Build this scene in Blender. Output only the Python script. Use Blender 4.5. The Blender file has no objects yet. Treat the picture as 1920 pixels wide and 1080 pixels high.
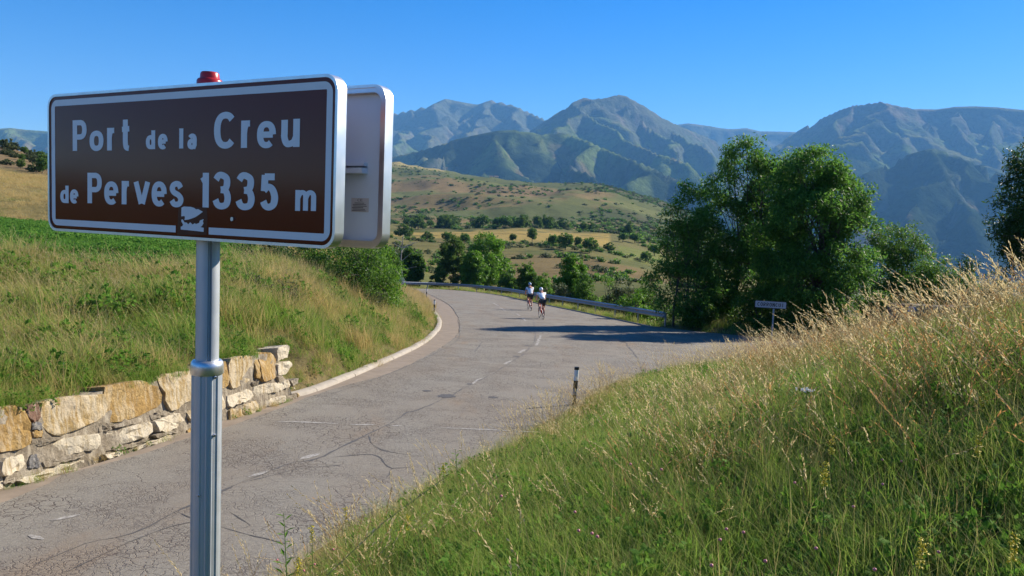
import bpy, bmesh, math, random
import numpy as np
from mathutils import Vector, Matrix, Quaternion

random.seed(7); RNG = np.random.default_rng(7)
scene = bpy.context.scene
COL = scene.collection
EYE = 2.5                                   # camera height above road level at the camera
SLOPE = 0.059                               # the road falls away from the pass
# ------------------------------------------------------------------ camera
PITCH, ROLL, FOC = math.radians(4.592), math.radians(2.311), 1493.0
_f = np.array([0, math.cos(PITCH), -math.sin(PITCH)])
_u0 = np.array([0, math.sin(PITCH), math.cos(PITCH)]); _x0 = np.array([1.0, 0, 0])
CU = math.cos(ROLL) * _u0 - math.sin(ROLL) * _x0
CX = math.cos(ROLL) * _x0 + math.sin(ROLL) * _u0
CF = _f
cam_d = bpy.data.cameras.new('camera'); cam = bpy.data.objects.new('camera', cam_d); COL.objects.link(cam)
cam_d.sensor_width = 36; cam_d.lens = 36 * FOC / 1920; cam_d.clip_start = 0.05; cam_d.clip_end = 60000
M = Matrix(((CX[0], CU[0], -CF[0], 0), (CX[1], CU[1], -CF[1], 0), (CX[2], CU[2], -CF[2], EYE), (0, 0, 0, 1)))
cam.matrix_world = M
scene.camera = cam
# ------------------------------------------------------------------ sky, sun, exposure
SUN_EL, SUN_AZ = math.radians(32), math.radians(34)       # azimuth measured from +X towards +Y
SUN = Vector((math.cos(SUN_EL) * math.cos(SUN_AZ), math.cos(SUN_EL) * math.sin(SUN_AZ), math.sin(SUN_EL)))
w = bpy.data.worlds.new('World'); scene.world = w; w.use_nodes = True
nt = w.node_tree; nt.nodes.clear()
sky = nt.nodes.new('ShaderNodeTexSky'); sky.sky_type = 'NISHITA'; sky.sun_disc = False
sky.sun_elevation = SUN_EL; sky.sun_rotation = math.pi / 2 - SUN_AZ
sky.altitude = 1300; sky.air_density = 1.0; sky.dust_density = 0.25; sky.ozone_density = 3.0
bg = nt.nodes.new('ShaderNodeBackground'); bg.inputs[1].default_value = 0.084
wo = nt.nodes.new('ShaderNodeOutputWorld')
hs = nt.nodes.new('ShaderNodeHueSaturation'); hs.inputs['Saturation'].default_value = 1.5; hs.inputs['Value'].default_value = .92; hs.inputs['Hue'].default_value = .512
nt.links.new(sky.outputs[0], hs.inputs['Color']); nt.links.new(hs.outputs[0], bg.inputs[0]); nt.links.new(bg.outputs[0], wo.inputs[0])
sl = bpy.data.lights.new('sun', 'SUN'); so = bpy.data.objects.new('sun', sl); COL.objects.link(so)
sl.energy = 5.0; sl.angle = math.radians(0.53); sl.color = (1.0, 0.91, 0.77)
so.rotation_mode = 'QUATERNION'; so.rotation_quaternion = SUN.to_track_quat('Z', 'Y'); so.location = SUN * 60
vs = scene.view_settings
vs.view_transform = 'Standard'; vs.look = 'None'; vs.gamma = 1; vs.exposure = 1.06; vs.use_curve_mapping = False
scene.cycles.use_denoising = True
scene.cycles.max_bounces = 5; scene.cycles.diffuse_bounces = 2; scene.cycles.transparent_max_bounces = 8
scene.cycles.volume_bounces = 1

# ------------------------------------------------------------------ geometry helpers
def ray(px, py):
    d = CF + CX * ((px - 960) / FOC) - CU * ((py - 540) / FOC)
    return d
def P(px, py, y):                            # point on a photo ray at distance y down the valley (z is world)
    d = ray(px, py); s = y / d[1]
    return np.array([d[0] * s, y, EYE + d[2] * s])
def road_z(x, y): return -SLOPE * np.asarray(y, float)
def R(px, py):                               # photo ray onto the road surface
    d = ray(px, py); s = EYE / (-d[2] - SLOPE * d[1])
    return np.array([d[0] * s, d[1] * s, EYE + d[2] * s])
def link(o, parent=None):
    COL.objects.link(o)
    if parent is not None: o.parent = parent
    return o
def mesh(name, V, F, mats=None, parent=None, smooth=False, do_link=True):
    me = bpy.data.meshes.new(name)
    V = np.asarray(V, float)
    if isinstance(F, np.ndarray):
        n, k = F.shape
        me.vertices.add(len(V)); me.vertices.foreach_set('co', V.astype(np.float32).ravel())
        me.loops.add(n * k); me.loops.foreach_set('vertex_index', F.astype(np.int32).ravel())
        me.polygons.add(n); me.polygons.foreach_set('loop_start', np.arange(0, n * k, k, dtype=np.int32))
        me.update(calc_edges=True)
    else:
        me.from_pydata([tuple(v) for v in V], [], [tuple(int(i) for i in f) for f in F]); me.update()
    if smooth: me.polygons.foreach_set('use_smooth', np.ones(len(me.polygons), bool))
    if mats is not None:
        for m in (mats if isinstance(mats, (list, tuple)) else [mats]): me.materials.append(m)
    o = bpy.data.objects.new(name, me)
    if do_link: link(o, parent)
    return o
def tag(o, label=None, cat=None, group=None, kind=None):
    if label: o['label'] = label
    if cat: o['category'] = cat
    if group: o['group'] = group
    if kind: o['kind'] = kind
    return o
def empty(name, loc=(0, 0, 0), rz=0.0):
    o = bpy.data.objects.new(name, None); o.empty_display_size = 0.1
    o.location = Vector(loc); o.rotation_euler = (0, 0, rz); COL.objects.link(o); return o
def copy_tree(o, parent=None):
    c = o.copy(); COL.objects.link(c)
    if parent is not None: c.parent = parent
    for ch in o.children: copy_tree(ch, c)
    return c
class MB:
    def __init__(s): s.v = []; s.f = []
    def add(s, V, F):
        b = len(s.v); s.v += [tuple(float(c) for c in v) for v in V]; s.f += [tuple(int(i) + b for i in f) for f in F]; return s
    def box(s, c, e, M3=None):
        c = np.array(c, float); h = np.array(e, float) / 2
        V = np.array([[sx, sy, sz] for sz in (-1, 1) for sy in (-1, 1) for sx in (-1, 1)]) * h
        if M3 is not None: V = V @ np.array(M3).T
        return s.add(V + c, [(0, 2, 3, 1), (4, 5, 7, 6), (0, 1, 5, 4), (2, 6, 7, 3), (0, 4, 6, 2), (1, 3, 7, 5)])
    def tube(s, pts, rad, n=8, cap=True):
        pts = np.array(pts, float); rad = np.broadcast_to(np.array(rad, float), (len(pts),))
        T = np.gradient(pts, axis=0); T /= np.linalg.norm(T, axis=1)[:, None] + 1e-12
        a = np.array([0, 0, 1.0]) if abs(T[0][2]) < 0.9 else np.array([1.0, 0, 0])
        V = []
        for p, t, r in zip(pts, T, rad):
            u = np.cross(t, a); u /= np.linalg.norm(u) + 1e-12; v = np.cross(t, u)
            for k in range(n):
                q = 2 * math.pi * k / n; V.append(p + r * (math.cos(q) * u + math.sin(q) * v))
        F = []
        for i in range(len(pts) - 1):
            for k in range(n):
                F.append((i * n + k, i * n + (k + 1) % n, (i + 1) * n + (k + 1) % n, (i + 1) * n + k))
        if cap:
            F.append(tuple(range(n))[::-1]); F.append(tuple((len(pts) - 1) * n + k for k in range(n)))
        return s.add(V, F)
    def lathe(s, prof, n=24, c=(0, 0, 0)):    # prof: (r, z)
        V = []; F = []
        for r, z in prof:
            for k in range(n):
                q = 2 * math.pi * k / n; V.append((c[0] + r * math.cos(q), c[1] + r * math.sin(q), c[2] + z))
        for i in range(len(prof) - 1):
            for k in range(n): F.append((i * n + k, i * n + (k + 1) % n, (i + 1) * n + (k + 1) % n, (i + 1) * n + k))
        F.append(tuple(range(n))[::-1]); F.append(tuple((len(prof) - 1) * n + k for k in range(n)))
        return s.add(V, F)
    def build(s, name, mat, parent=None, smooth=False):
        o = mesh(name, s.v, s.f, mat, parent, smooth)
        return o
def shade_auto(o, ang=35):
    me = o.data
    me.polygons.foreach_set('use_smooth', np.ones(len(me.polygons), bool))
    try: me.set_sharp_from_angle(angle=math.radians(ang))
    except Exception: pass
    return o
def bevel(o, wdt, seg=2):
    m = o.modifiers.new('bevel', 'BEVEL'); m.width = wdt; m.segments = seg; m.limit_method = 'ANGLE'; return o

# ------------------------------------------------------------------ value noise (numpy)
def make_noise(seed):
    rg = np.random.default_rng(seed); T = rg.random((256, 256))
    def n(x, y):
        xi = np.floor(x).astype(int); yi = np.floor(y).astype(int); fx = x - xi; fy = y - yi
        fx = fx * fx * fx * (fx * (fx * 6 - 15) + 10); fy = fy * fy * fy * (fy * (fy * 6 - 15) + 10)
        a = T[xi & 255, yi & 255]; b = T[(xi + 1) & 255, yi & 255]; c = T[xi & 255, (yi + 1) & 255]; d = T[(xi + 1) & 255, (yi + 1) & 255]
        return (a * (1 - fx) + b * fx) * (1 - fy) + (c * (1 - fx) + d * fx) * fy
    return n
N1 = make_noise(1); N2 = make_noise(2); N3 = make_noise(3)
def fbm(x, y, o=5, nz=N1):
    s = 0; a = 0.5; t = 0
    for i in range(o):
        s = s + a * nz(x * 2 ** i + 17.3 * i, y * 2 ** i - 9.1 * i); t += a; a *= 0.5
    return s / t
def ridged(x, y, o=5, nz=N2):
    s = 0; a = 0.5; t = 0
    for i in range(o):
        s = s + a * (1 - np.abs(2 * nz(x * 2 ** i + 31.7 * i, y * 2 ** i + 5.3 * i) - 1)); t += a; a *= 0.5
    return s / t
def sstep(a, b, x):
    t = np.clip((x - a) / (b - a), 0, 1); return t * t * (3 - 2 * t)

# ------------------------------------------------------------------ materials
def nmat(name):
    m = bpy.data.materials.new(name); m.use_nodes = True; t = m.node_tree; t.nodes.clear()
    out = t.nodes.new('ShaderNodeOutputMaterial'); b = t.nodes.new('ShaderNodeBsdfPrincipled')
    t.links.new(b.outputs[0], out.inputs[0]); return m, t, b, out
def node(t, ty, **kw):
    n = t.nodes.new(ty)
    for k, v in kw.items():
        if k in n.inputs: n.inputs[k].default_value = v
        else: setattr(n, k, v)
    return n
def ramp(t, fac, stops):
    r = t.nodes.new('ShaderNodeValToRGB'); e = r.color_ramp.elements
    while len(e) < len(stops): e.new(0.5)
    for el, (p, c) in zip(e, stops): el.position = p; el.color = (*c, 1) if len(c) == 3 else c
    t.links.new(fac, r.inputs[0]); return r.outputs[0]
def mix(t, fac, a, b, mode='MIX'):
    m = t.nodes.new('ShaderNodeMix'); m.data_type = 'RGBA'; m.blend_type = mode; m.clamp_factor = True
    for s, v in ((m.inputs[0], fac), (m.inputs[6], a), (m.inputs[7], b)):
        if isinstance(v, bpy.types.NodeSocket): t.links.new(v, s)
        else: s.default_value = v if isinstance(v, (int, float)) else ((*v, 1) if len(v) == 3 else v)
    return m.outputs[2]
def math_n(t, op, a, b=0.0):
    m = t.nodes.new('ShaderNodeMath'); m.operation = op
    for s, v in ((m.inputs[0], a), (m.inputs[1], b)):
        if isinstance(v, bpy.types.NodeSocket): t.links.new(v, s)
        else: s.default_value = v
    return m.outputs[0]
def coords(t, scale=1.0, kind='Object', vec=None):
    tc = t.nodes.new('ShaderNodeTexCoord'); mp = t.nodes.new('ShaderNodeMapping')
    mp.inputs['Scale'].default_value = vec or (scale, scale, scale)
    t.links.new(tc.outputs[kind], mp.inputs[0]); return mp.outputs[0]
def noise(t, vec, scale, detail=4, rough=0.55, out='Fac'):
    n = t.nodes.new('ShaderNodeTexNoise'); n.inputs['Scale'].default_value = scale; n.inputs['Detail'].default_value = detail
    n.inputs['Roughness'].default_value = rough; t.links.new(vec, n.inputs['Vector']); return n.outputs[out]
def bump(t, b, h, strength=0.3, dist=0.02):
    n = t.nodes.new('ShaderNodeBump'); n.inputs['Strength'].default_value = strength; n.inputs['Distance'].default_value = dist
    t.links.new(h, n.inputs['Height']); t.links.new(n.outputs[0], b.inputs['Normal'])
def simple(name, col, rough=0.5, metal=0.0, var=0.12, scale=8.0, bmp=0.0, spec=0.5):
    m, t, b, o = nmat(name)
    v = coords(t); n = noise(t, v, scale)
    c = mix(t, n, tuple(max(0, x * (1 - var)) for x in col), tuple(min(1, x * (1 + var)) for x in col))
    t.links.new(c, b.inputs['Base Color']); b.inputs['Roughness'].default_value = rough; b.inputs['Metallic'].default_value = metal
    b.inputs['Specular IOR Level'].default_value = spec
    if bmp: bump(t, b, noise(t, v, scale * 6), bmp, 0.01)
    return m
def leafmat(name, stops, trans=0.35, rough=0.5, tip=None, spec=0.3):
    m, t, b, out = nmat(name)
    g = t.nodes.new('ShaderNodeNewGeometry'); oi = t.nodes.new('ShaderNodeObjectInfo')
    f = math_n(t, 'FRACT', math_n(t, 'ADD', g.outputs['Random Per Island'], math_n(t, 'MULTIPLY', oi.outputs['Random'], 0.35)))
    c = ramp(t, f, stops)
    if tip is not None:
        at = t.nodes.new('ShaderNodeAttribute'); at.attribute_name = 't'
        c = mix(t, math_n(t, 'POWER', at.outputs['Fac'], 2.0), c, tip)
    t.links.new(c, b.inputs['Base Color']); b.inputs['Roughness'].default_value = rough
    b.inputs['Specular IOR Level'].default_value = spec
    tr = t.nodes.new('ShaderNodeBsdfTranslucent'); t.links.new(c, tr.inputs[0])
    mx = t.nodes.new('ShaderNodeMixShader'); mx.inputs[0].default_value = trans
    t.links.new(b.outputs[0], mx.inputs[1]); t.links.new(tr.outputs[0], mx.inputs[2]); t.links.new(mx.outputs[0], out.inputs[0])
    return m

# ================================================================== STRUCTURE: road outline, terrain
L_asph = [R(*p)[:2] for p in [(16,938),(119,891),(266,850),(357,819),(419,803),(532,763),(595,738),(740,695),(820,655),(853,632),(862,610),(856,590),(842,572),(822,560),(804,552),(782,546),(760,543)]]
L_wall = [R(*p)[:2] for p in [(0,916),(156,875),(235,850),(313,825),(357,806),(419,788),(526,753)]]
L_kerb = [R(*p)[:2] for p in [(545,746),(600,731),(700,690),(790,648),(822,622),(829,604),(820,588)]]
L_far = [R(*p)[:2] for p in [(806,574),(798,558),(775,548),(752,543.5)]]
wd = (L_wall[-1] - L_wall[0]); wd = wd / np.linalg.norm(wd)
L_wall0 = [L_wall[0] - wd * k for k in (16.0, 8.0, 4.0)]
L_outer = L_wall0 + L_wall + L_kerb + L_far
L_asph = [L_asph[0] - wd * k for k in (16.0, 8.0, 4.0)] + L_asph
def arr(*p): return [np.array(q, float) for q in p]
R_near = arr((-3.6,-8),(-2.9,-2),(-2.6,1.5),(-2.3,3.5),(-2.0,5.0),(-1.8,6.3),(-1.35,8.0),(-.45,10.2),(.55,12.9),(1.25,15.1),(2.4,18.3),(4.4,21.5),(8.3,25),(14,26.5),(30,28),(60,30))
R_far0 = arr((60,37),(30,35),(18,34),(11.5,34.8),(9.0,37.2),(7.6,39.3))
R_rail = [R(*p)[:2] for p in [(1225,612),(1110,588),(1045,575),(985,563),(940,553.5),(885,546.5),(830,542.5),(760,540.5),(700,539.5)]]
L_end = [R(700,542.8)[:2]]
ASPH = np.array(R_near + R_far0 + R_rail + L_end + L_asph[::-1])
OUT = np.array(R_near + R_far0 + R_rail + L_end + L_outer[::-1])      # asphalt + gutter
def seg_dist(Q, poly, closed=True):
    Q = np.atleast_2d(Q); A = np.asarray(poly); B = np.roll(A, -1, 0)
    if not closed: A, B = A[:-1], A[1:]
    best = np.full(len(Q), 1e9)
    for a, b in zip(A, B):
        ab = b - a; t = np.clip(((Q - a) @ ab) / (ab @ ab + 1e-12), 0, 1)
        best = np.minimum(best, np.hypot(*(Q - (a + t[:, None] * ab)).T))
    return best
def inside(Q, poly):
    Q = np.atleast_2d(Q); A = np.asarray(poly); B = np.roll(A, -1, 0); r = np.zeros(len(Q), bool)
    for a, b in zip(A, B):
        if a[1] == b[1]: continue
        c = ((a[1] > Q[:, 1]) != (b[1] > Q[:, 1])) & (Q[:, 0] < (b[0] - a[0]) * (Q[:, 1] - a[1]) / (b[1] - a[1]) + a[0])
        r ^= c
    return r
class TPS:
    def __init__(s, X, v, lam=1e-4):
        X = np.asarray(X, float); v = np.asarray(v, float); n = len(X); s.X = X
        K = s.k(X, X) + lam * np.eye(n); Pm = np.c_[np.ones(n), X]
        A = np.zeros((n + 3, n + 3)); A[:n, :n] = K; A[:n, n:] = Pm; A[n:, :n] = Pm.T
        s.w = np.linalg.solve(A, np.r_[v, 0, 0, 0])
    def k(s, A, B):
        d2 = ((A[:, None, :] - B[None]) ** 2).sum(2); return np.where(d2 > 0, 0.5 * d2 * np.log(d2 + 1e-12), 0)
    def __call__(s, Q):
        out = np.empty(len(Q))
        for i in range(0, len(Q), 20000):
            q = Q[i:i + 20000]; out[i:i + 20000] = s.k(q, s.X) @ s.w[:-3] + np.c_[np.ones(len(q)), q] @ s.w[-3:]
        return out
near = []
def np_(x, y, ze): near.append((x, y, ze + EYE))
# wall: face plane leaning back
WB0, WB1 = L_wall0[0], L_wall[-1]
WN = np.array([wd[1], -wd[0]])                              # horizontal normal facing the road
BATTER = 0.13
def on_wall(px, py):
    d = ray(px, py); o = np.array([0, 0, EYE]); b = np.array([WB1[0], WB1[1], float(road_z(0, WB1[1]))])
    n = np.array([WN[0], WN[1], BATTER]); n /= np.linalg.norm(n)
    s = ((b - o) @ n) / (d @ n); return o + d * s
wall_top_px = [(-60,775),(0,760),(60,756),(150,742),(190,725),(270,713),(310,700),(360,692),(420,672),(480,662),(505,658),(536,648)]
WT = np.array([on_wall(*p) for p in wall_top_px])
for q in WT: near.append((q[0] - 0.45 * WN[0], q[1] - 0.45 * WN[1], q[2] + 0.02))
for k, dz_ in ((.35, -.22), (.8, -.45)): near.append((WB1[0] + wd[0] * k - .35 * WN[0], WB1[1] + wd[1] * k - .35 * WN[1], WT[-1][2] + dz_))
for k in (4, 8, 16): near.append((L_wall[0][0] - wd[0] * k - .5 * WN[0], L_wall[0][1] - wd[1] * k - .5 * WN[1], road_z(0, L_wall[0][1] - wd[1] * k) + 1.0))
# left bank
for px, py, d, off in [(0,640,11.2,.3),(120,620,12.2,.3),(250,610,13.2,.3),(400,590,15,.3),(500,585,16.5,.3),(560,640,16.5,.25),(640,640,19,.25),(700,640,21.5,.2),(740,610,27,.2),(780,600,32,.2),(640,590,23,.3),(700,575,29,.3),
                       (0,545,14.0,.4),(150,530,15.5,.4),(300,522,17.5,.4),(450,515,19.5,.4),(560,535,22,.4),
                       (0,505,16.5,.15),(150,495,18.5,.15),(300,490,21,.15),(450,490,24,.15),(600,520,28,.3),(680,540,36,.3),(730,555,42,.3),
                       (0,440,30,.1),(0,412,48,.1),(200,440,36,.1),(300,462,34,.1),(400,470,40,.1),(550,480,45,.1),(-400,440,28,.1)]:
    q = P(px, py, d); near.append((q[0], q[1], q[2] - off))
for p in L_kerb + L_far: near.append((p[0], p[1], road_z(0, p[1]) + .10))
for p in L_kerb: near.append((p[0] - .8, p[1] + .3, road_z(0, p[1]) + .28))
# right bank
np_(0,0,-1.62); np_(0,-4,-1.3); np_(3,-4,-.6); np_(-2.2,-4,-2.3); np_(-1.25,3.2,-2.34); np_(-1.6,1,-2.3); np_(1.6,1.2,-1.28); np_(.8,2.8,-1.75); np_(-.2,3.4,-2.02)
np_(-.9,5.5,-2.5); np_(.2,5.5,-2.2); np_(-.2,8.5,-2.72); np_(1.6,5.0,-1.65); np_(3.2,5,-.95); np_(5.5,5,-.32); np_(8,3,.2); np_(12,0,1); np_(4,2,-.6)
np_(1.2,8.5,-2.45); np_(1.6,10.5,-2.75); np_(2.6,8.6,-2.0); np_(4.1,8.2,-1.25); np_(5.6,8.6,-.9); np_(3.2,10.6,-2.28); np_(5.2,11.5,-1.75); np_(8,11,-1.0); np_(12,12,-.9)
np_(2.4,13,-3.0); np_(4,15,-3.0); np_(7,17,-2.7); np_(12,18,-2.6); np_(6.5,20.5,-3.5); np_(9.5,21.5,-2.85); np_(12,22.5,-2.85); np_(15,23,-2.8); np_(20,22,-3.2); np_(30,20,-2.6)
for p in R_near[1:]: near.append((p[0] + .25, p[1], road_z(0, p[1]) + .05))
for p in R_far0 + R_rail[:6]: near.append((p[0], p[1], road_z(0, p[1]) + .02))
for p in R_rail[:6]: near.append((p[0] + 2.2, p[1] + 1.6, road_z(0, p[1]) - .6)); near.append((p[0] + 6, p[1] + 5, road_z(0, p[1]) - 2.6))
for x, y, z in [(9.5,41,-5.0),(13,40,-5.0),(15.5,40,-5.0),(18,38,-4.9),(20,41,-5.2),(25,40,-5.0),(30,42,-5.2),(14,48,-6.2),(22,50,-6.8),(34,48,-6)]: np_(x, y, z)
near = np.array(near)
tps_near = TPS(near[:, :2] / 10, near[:, 2], 2e-4)
far = []
def fp(px, py, d, off=0.0):
    q = P(px, py, d); far.append((q[0] / d * 3, math.log(d), (q[2] - off - EYE) / d))
for q in near:
    if 30 < q[1]: far.append((q[0] / q[1] * 3, math.log(q[1]), (q[2] - EYE) / q[1]))
for p in R_rail[6:] + L_far: far.append((p[0] / p[1] * 3, math.log(p[1]), (road_z(0, p[1]) - EYE) / p[1]))
for px, d in ((760,112),(850,112),(930,106)): fp(px, 560, d)
for a in [(0,395,62),(90,402,62),(0,335,100),(90,345,105),(200,345,105),(0,318,120),(85,328,120),(0,272,190),(50,285,190),(88,304,190),(250,330,190),(0,300,420),(0,300,1500),(85,330,420),(-400,240,180),(-400,300,1500),(-900,260,160),(-900,300,1500),
          (300,395,62),(300,395,110),(300,380,400),(300,370,1000),(300,310,1900),(500,440,62),(500,430,110),(500,415,400),(550,300,1900),(620,470,62),(640,470,110),
          (740,500,140),(740,470,240),(740,446,340),(740,434,460),(740,415,640),(740,362,1100),(740,303,1900),(740,335,2700),
          (900,545,150),(900,490,240),(900,446,360),(900,432,480),(900,412,700),(900,330,1700),(900,360,2700),
          (1060,545,130),(1060,500,230),(1060,452,350),(1060,436,480),(1060,414,760),(1060,345,1500),(1060,390,2600),
          (1230,560,110),(1230,520,220),(1230,490,330),(1230,455,520),(1230,425,800),(1230,378,1300),(1230,430,2500),
          (1450,600,90),(1450,560,220),(1450,540,500),(1450,500,1200),(1450,500,2500),
          (1750,610,90),(1750,640,220),(1750,620,600),(1750,560,1300),(1750,530,2500),(2100,620,100),(2100,640,300),(2100,600,1000),(2100,540,2500),(2500,620,300),(2500,560,2500)]: fp(*a)
far = np.array(far)
_k, _i = np.unique(np.round(far[:, :2], 2), axis=0, return_index=True); far = far[_i]
tps_far = TPS(far[:, :2], far[:, 2], 3e-4)
def ground_z(x, y, carve=True):
    x = np.atleast_1d(np.asarray(x, float)); y = np.atleast_1d(np.asarray(y, float)); shp = x.shape
    x = x.ravel(); y = y.ravel(); r = np.hypot(x, y)
    zn = tps_near(np.c_[x, y] / 10)
    wfar = sstep(46, 70, np.where(y > 0, y, 0))
    z = zn.copy()
    i = wfar > 0
    if i.any():
        yy = np.maximum(y[i], 20); xx = np.clip(x[i] / yy, -1.0, 1.0)
        zf = tps_far(np.c_[xx * 3, np.log(yy)]) * yy + EYE
        zf += (fbm(x[i] / 90, y[i] / 90) - .5) * np.clip(yy - 110, 0, 900) * 0.022 + (ridged(x[i] / 260, y[i] / 260) - .6) * np.clip(yy - 250, 0, 1200) * 0.025
        z[i] = zn[i] * (1 - wfar[i]) + zf * wfar[i]
    back = (y < -6) | (r > 60) & (y < 20)                   # behind and beside the camera: gentle land
    z = np.where(y < 0, np.clip(z, -4, 4), z)
    b = sstep(25, 60, np.abs(x)) * (1 - sstep(20, 60, y)); z = z * (1 - b) + np.clip(z, -6, 6) * b
    z += (fbm(x / 1.3, y / 1.3, 3) - .5) * 0.10 * (1 - sstep(40, 80, r))
    if carve:
        n = r < 220
        Q = np.c_[x[n], y[n]]; ins = inside(Q, OUT); d = seg_dist(Q, OUT); d = np.where(ins, -d, d)
        rz = road_z(0, Q[:, 1]); t = sstep(0.05, 0.7, d)
        low = rz - 0.12 - 0.10 * sstep(0, 1.5, -d)
        # wall foot: the land stands straight behind the wall
        wl = (Q - WB1) @ wd; wallz = (wl < 0.2) & (wl > -25)
        tw = sstep(0.34, 0.50, d); t = np.where(wallz & ((Q - WB1) @ WN < 0.1), tw, t)
        z[n] = np.where(d < 0.8, low * (1 - t) + np.maximum(z[n], rz - (0.05 if True else 0)) * t * (d < 60) , z[n])
    return z.reshape(shp)
# one polar sheet for the ground
az = np.r_[np.arange(-180, -50, 3.0), np.arange(-50, 50, 0.3), np.arange(50, 180.01, 3.0)]
az = np.radians(az)
rr = [0.3]
while rr[-1] < 3400: rr.append(rr[-1] * 1.021 + 0.004)
rr = np.array(rr)
A, Rr = np.meshgrid(az, rr); GX = Rr * np.sin(A); GY = Rr * np.cos(A)
GZ = ground_z(GX.ravel(), GY.ravel())
nr, na = A.shape
idx = np.arange(nr * na).reshape(nr, na)
GF = np.stack([idx[:-1, :-1].ravel(), idx[:-1, 1:].ravel(), idx[1:, 1:].ravel(), idx[1:, :-1].ravel()], 1)
GV = np.c_[GX.ravel(), GY.ravel(), GZ]
# zone colours of the soil and low turf (real surface colours)
gx, gy, gz = GV.T; gr = np.hypot(gx, gy)
colr = np.tile(np.array([.085, .088, .034]), (len(GV), 1))
def blend(c, wgt):
    global colr
    wgt = np.clip(wgt, 0, 1)[:, None]; colr = colr * (1 - wgt) + np.array(c) * wgt
u_ = np.where(gy > 1, gx / np.maximum(gy, 1), 0)
fieldw = sstep(16, 19, gy + (gx + 8) * -.25) * (1 - sstep(50, 54, gy)) * (gx < -4 - .1 * gy) * (gx < -8.2)
blend((.060, .105, .026), fieldw)
nzf = fbm(gx / 9, gy / 9, 4)
dry = sstep(50, 54, gy) * (u_ < -.22)
blend((.27, .205, .085), dry * (.55 + .45 * sstep(.4, .55, nzf)))
blend((.105, .12, .04), dry * sstep(.56, .64, fbm(gx / 6, gy / 14, 4, N3)) * .8)
hillw = sstep(112, 130, gy) * (u_ < -.3); blend((.17, .125, .07), hillw)
midw = sstep(100, 125, gy) * (u_ > -.3); blend((.145, .135, .052), midw)
blend((.105, .115, .042), midw * sstep(.48, .60, fbm(gx / 22, gy / 45, 4, N3)))
blend((.20, .125, .07), midw * .6 * sstep(.60, .68, fbm(gx / 30 + 9, gy / 60, 4, N2)) * (gy < 330) * .8)
yel = sstep(330, 360, gy) * (1 - sstep(480, 510, gy)) * (u_ > -.25) * (u_ < .12); blend((.30, .225, .075), yel * (fbm(gx / 60, gy / 25, 3, N2) > .34))
blend((.15, .17, .05), sstep(280, 300, gy) * (1 - sstep(370, 400, gy)) * (u_ > .13) * (u_ < .22) * .9)
hill = sstep(500, 560, gy); h1 = fbm(gx / 190, gy / 110, 5, N1); h2 = fbm(gx / 90 + 4, gy / 60, 5, N3)
blend((.135, .145, .052), hill); blend((.205, .15, .075), hill * sstep(.50, .60, h1)); blend((.22, .14, .075), hill * sstep(.57, .67, h2) * (gy < 1200) * .6)
blend((.10, .115, .045), hill * sstep(.5, .6, fbm(gx / 240 + 7, gy / 200, 4, N2))); blend((.29, .24, .11), sstep(1600, 1750, gy) * (u_ < -.09) * .8)
forest = hill * sstep(.10, .2, u_ + (h1 - .5) * .25) ; blend((.045, .062, .028), forest * .8)
verge = (1 - sstep(0, 2.2, seg_dist(np.c_[gx, gy], OUT))) * (gr < 140) ; blend((.20, .155, .085), verge * .75)
ground = mesh('ground', GV, GF, None, smooth=True); tag(ground, kind='structure')
ca = ground.data.color_attributes.new('zone', 'FLOAT_COLOR', 'POINT'); ca.data.foreach_set('color', np.c_[colr, np.ones(len(colr))].astype(np.float32).ravel())
m, t, b, o_ = nmat('ground_turf')
at = node(t, 'ShaderNodeAttribute', attribute_name='zone'); v = coords(t)
c = mix(t, noise(t, v, 2.2, 6, .65), (.55, .55, .5), (1.5, 1.45, 1.35)); c = mix(t, 1.0, at.outputs['Color'], c, 'MULTIPLY')
c2 = mix(t, ramp(t, noise(t, v, .06, 8, .72), [(.35, (.62, .66, .6)), (.62, (1.3, 1.25, 1.2))]), (0, 0, 0), (1, 1, 1))
c = mix(t, 1.0, c, c2, 'MULTIPLY')
sp = ramp(t, noise(t, v, .20, 3, .6), [(.60, (0, 0, 0)), (.68, (1, 1, 1))])
c = mix(t, math_n(t, 'MULTIPLY', sp, .45), c, (.035, .05, .018))
t.links.new(c, b.inputs['Base Color']); b.inputs['Roughness'].default_value = 1; b.inputs['Specular IOR Level'].default_value = .05
bump(t, b, noise(t, v, 1.3, 8, .7), .9, .25)
ground.data.materials.append(m)

# ------------------------------------------------------------------ road: asphalt, gutter, kerb, markings
m_asph, t, b, o_ = nmat('old_asphalt'); v = coords(t)
c = mix(t, noise(t, v, 190, 3, .7), (.106, .100, .083), (.305, .285, .235)); c = mix(t, ramp(t, noise(t, v, 34, 4, .75), [(.36, (0, 0, 0)), (.66, (1, 1, 1))]), mix(t, .32, c, (.04, .036, .03)), mix(t, .22, c, (.42, .38, .31)))
c = mix(t, ramp(t, noise(t, v, 60, 3, .7), [(.42, (0, 0, 0)), (.62, (1, 1, 1))]), c, mix(t, .5, c, (.26, .23, .20)))
big = noise(t, coords(t, vec=(.8, .25, 1)), 1.0, 5, .6)
c = mix(t, ramp(t, big, [(.38, (0, 0, 0)), (.62, (.75, .75, .75))]), c, mix(t, .5, c, (.185, .145, .105)))
rust = ramp(t, noise(t, coords(t, vec=(1.2, .35, 1)), .7, 4, .65), [(.58, (0, 0, 0)), (.70, (1, 1, 1))])
c = mix(t, math_n(t, 'MULTIPLY', rust, .45), c, (.22, .15, .09))
wrp = node(t, 'ShaderNodeVectorMath', operation='ADD'); t.links.new(v, wrp.inputs[0])
wn = node(t, 'ShaderNodeVectorMath', operation='SCALE'); wn.inputs['Scale'].default_value = .35
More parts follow.
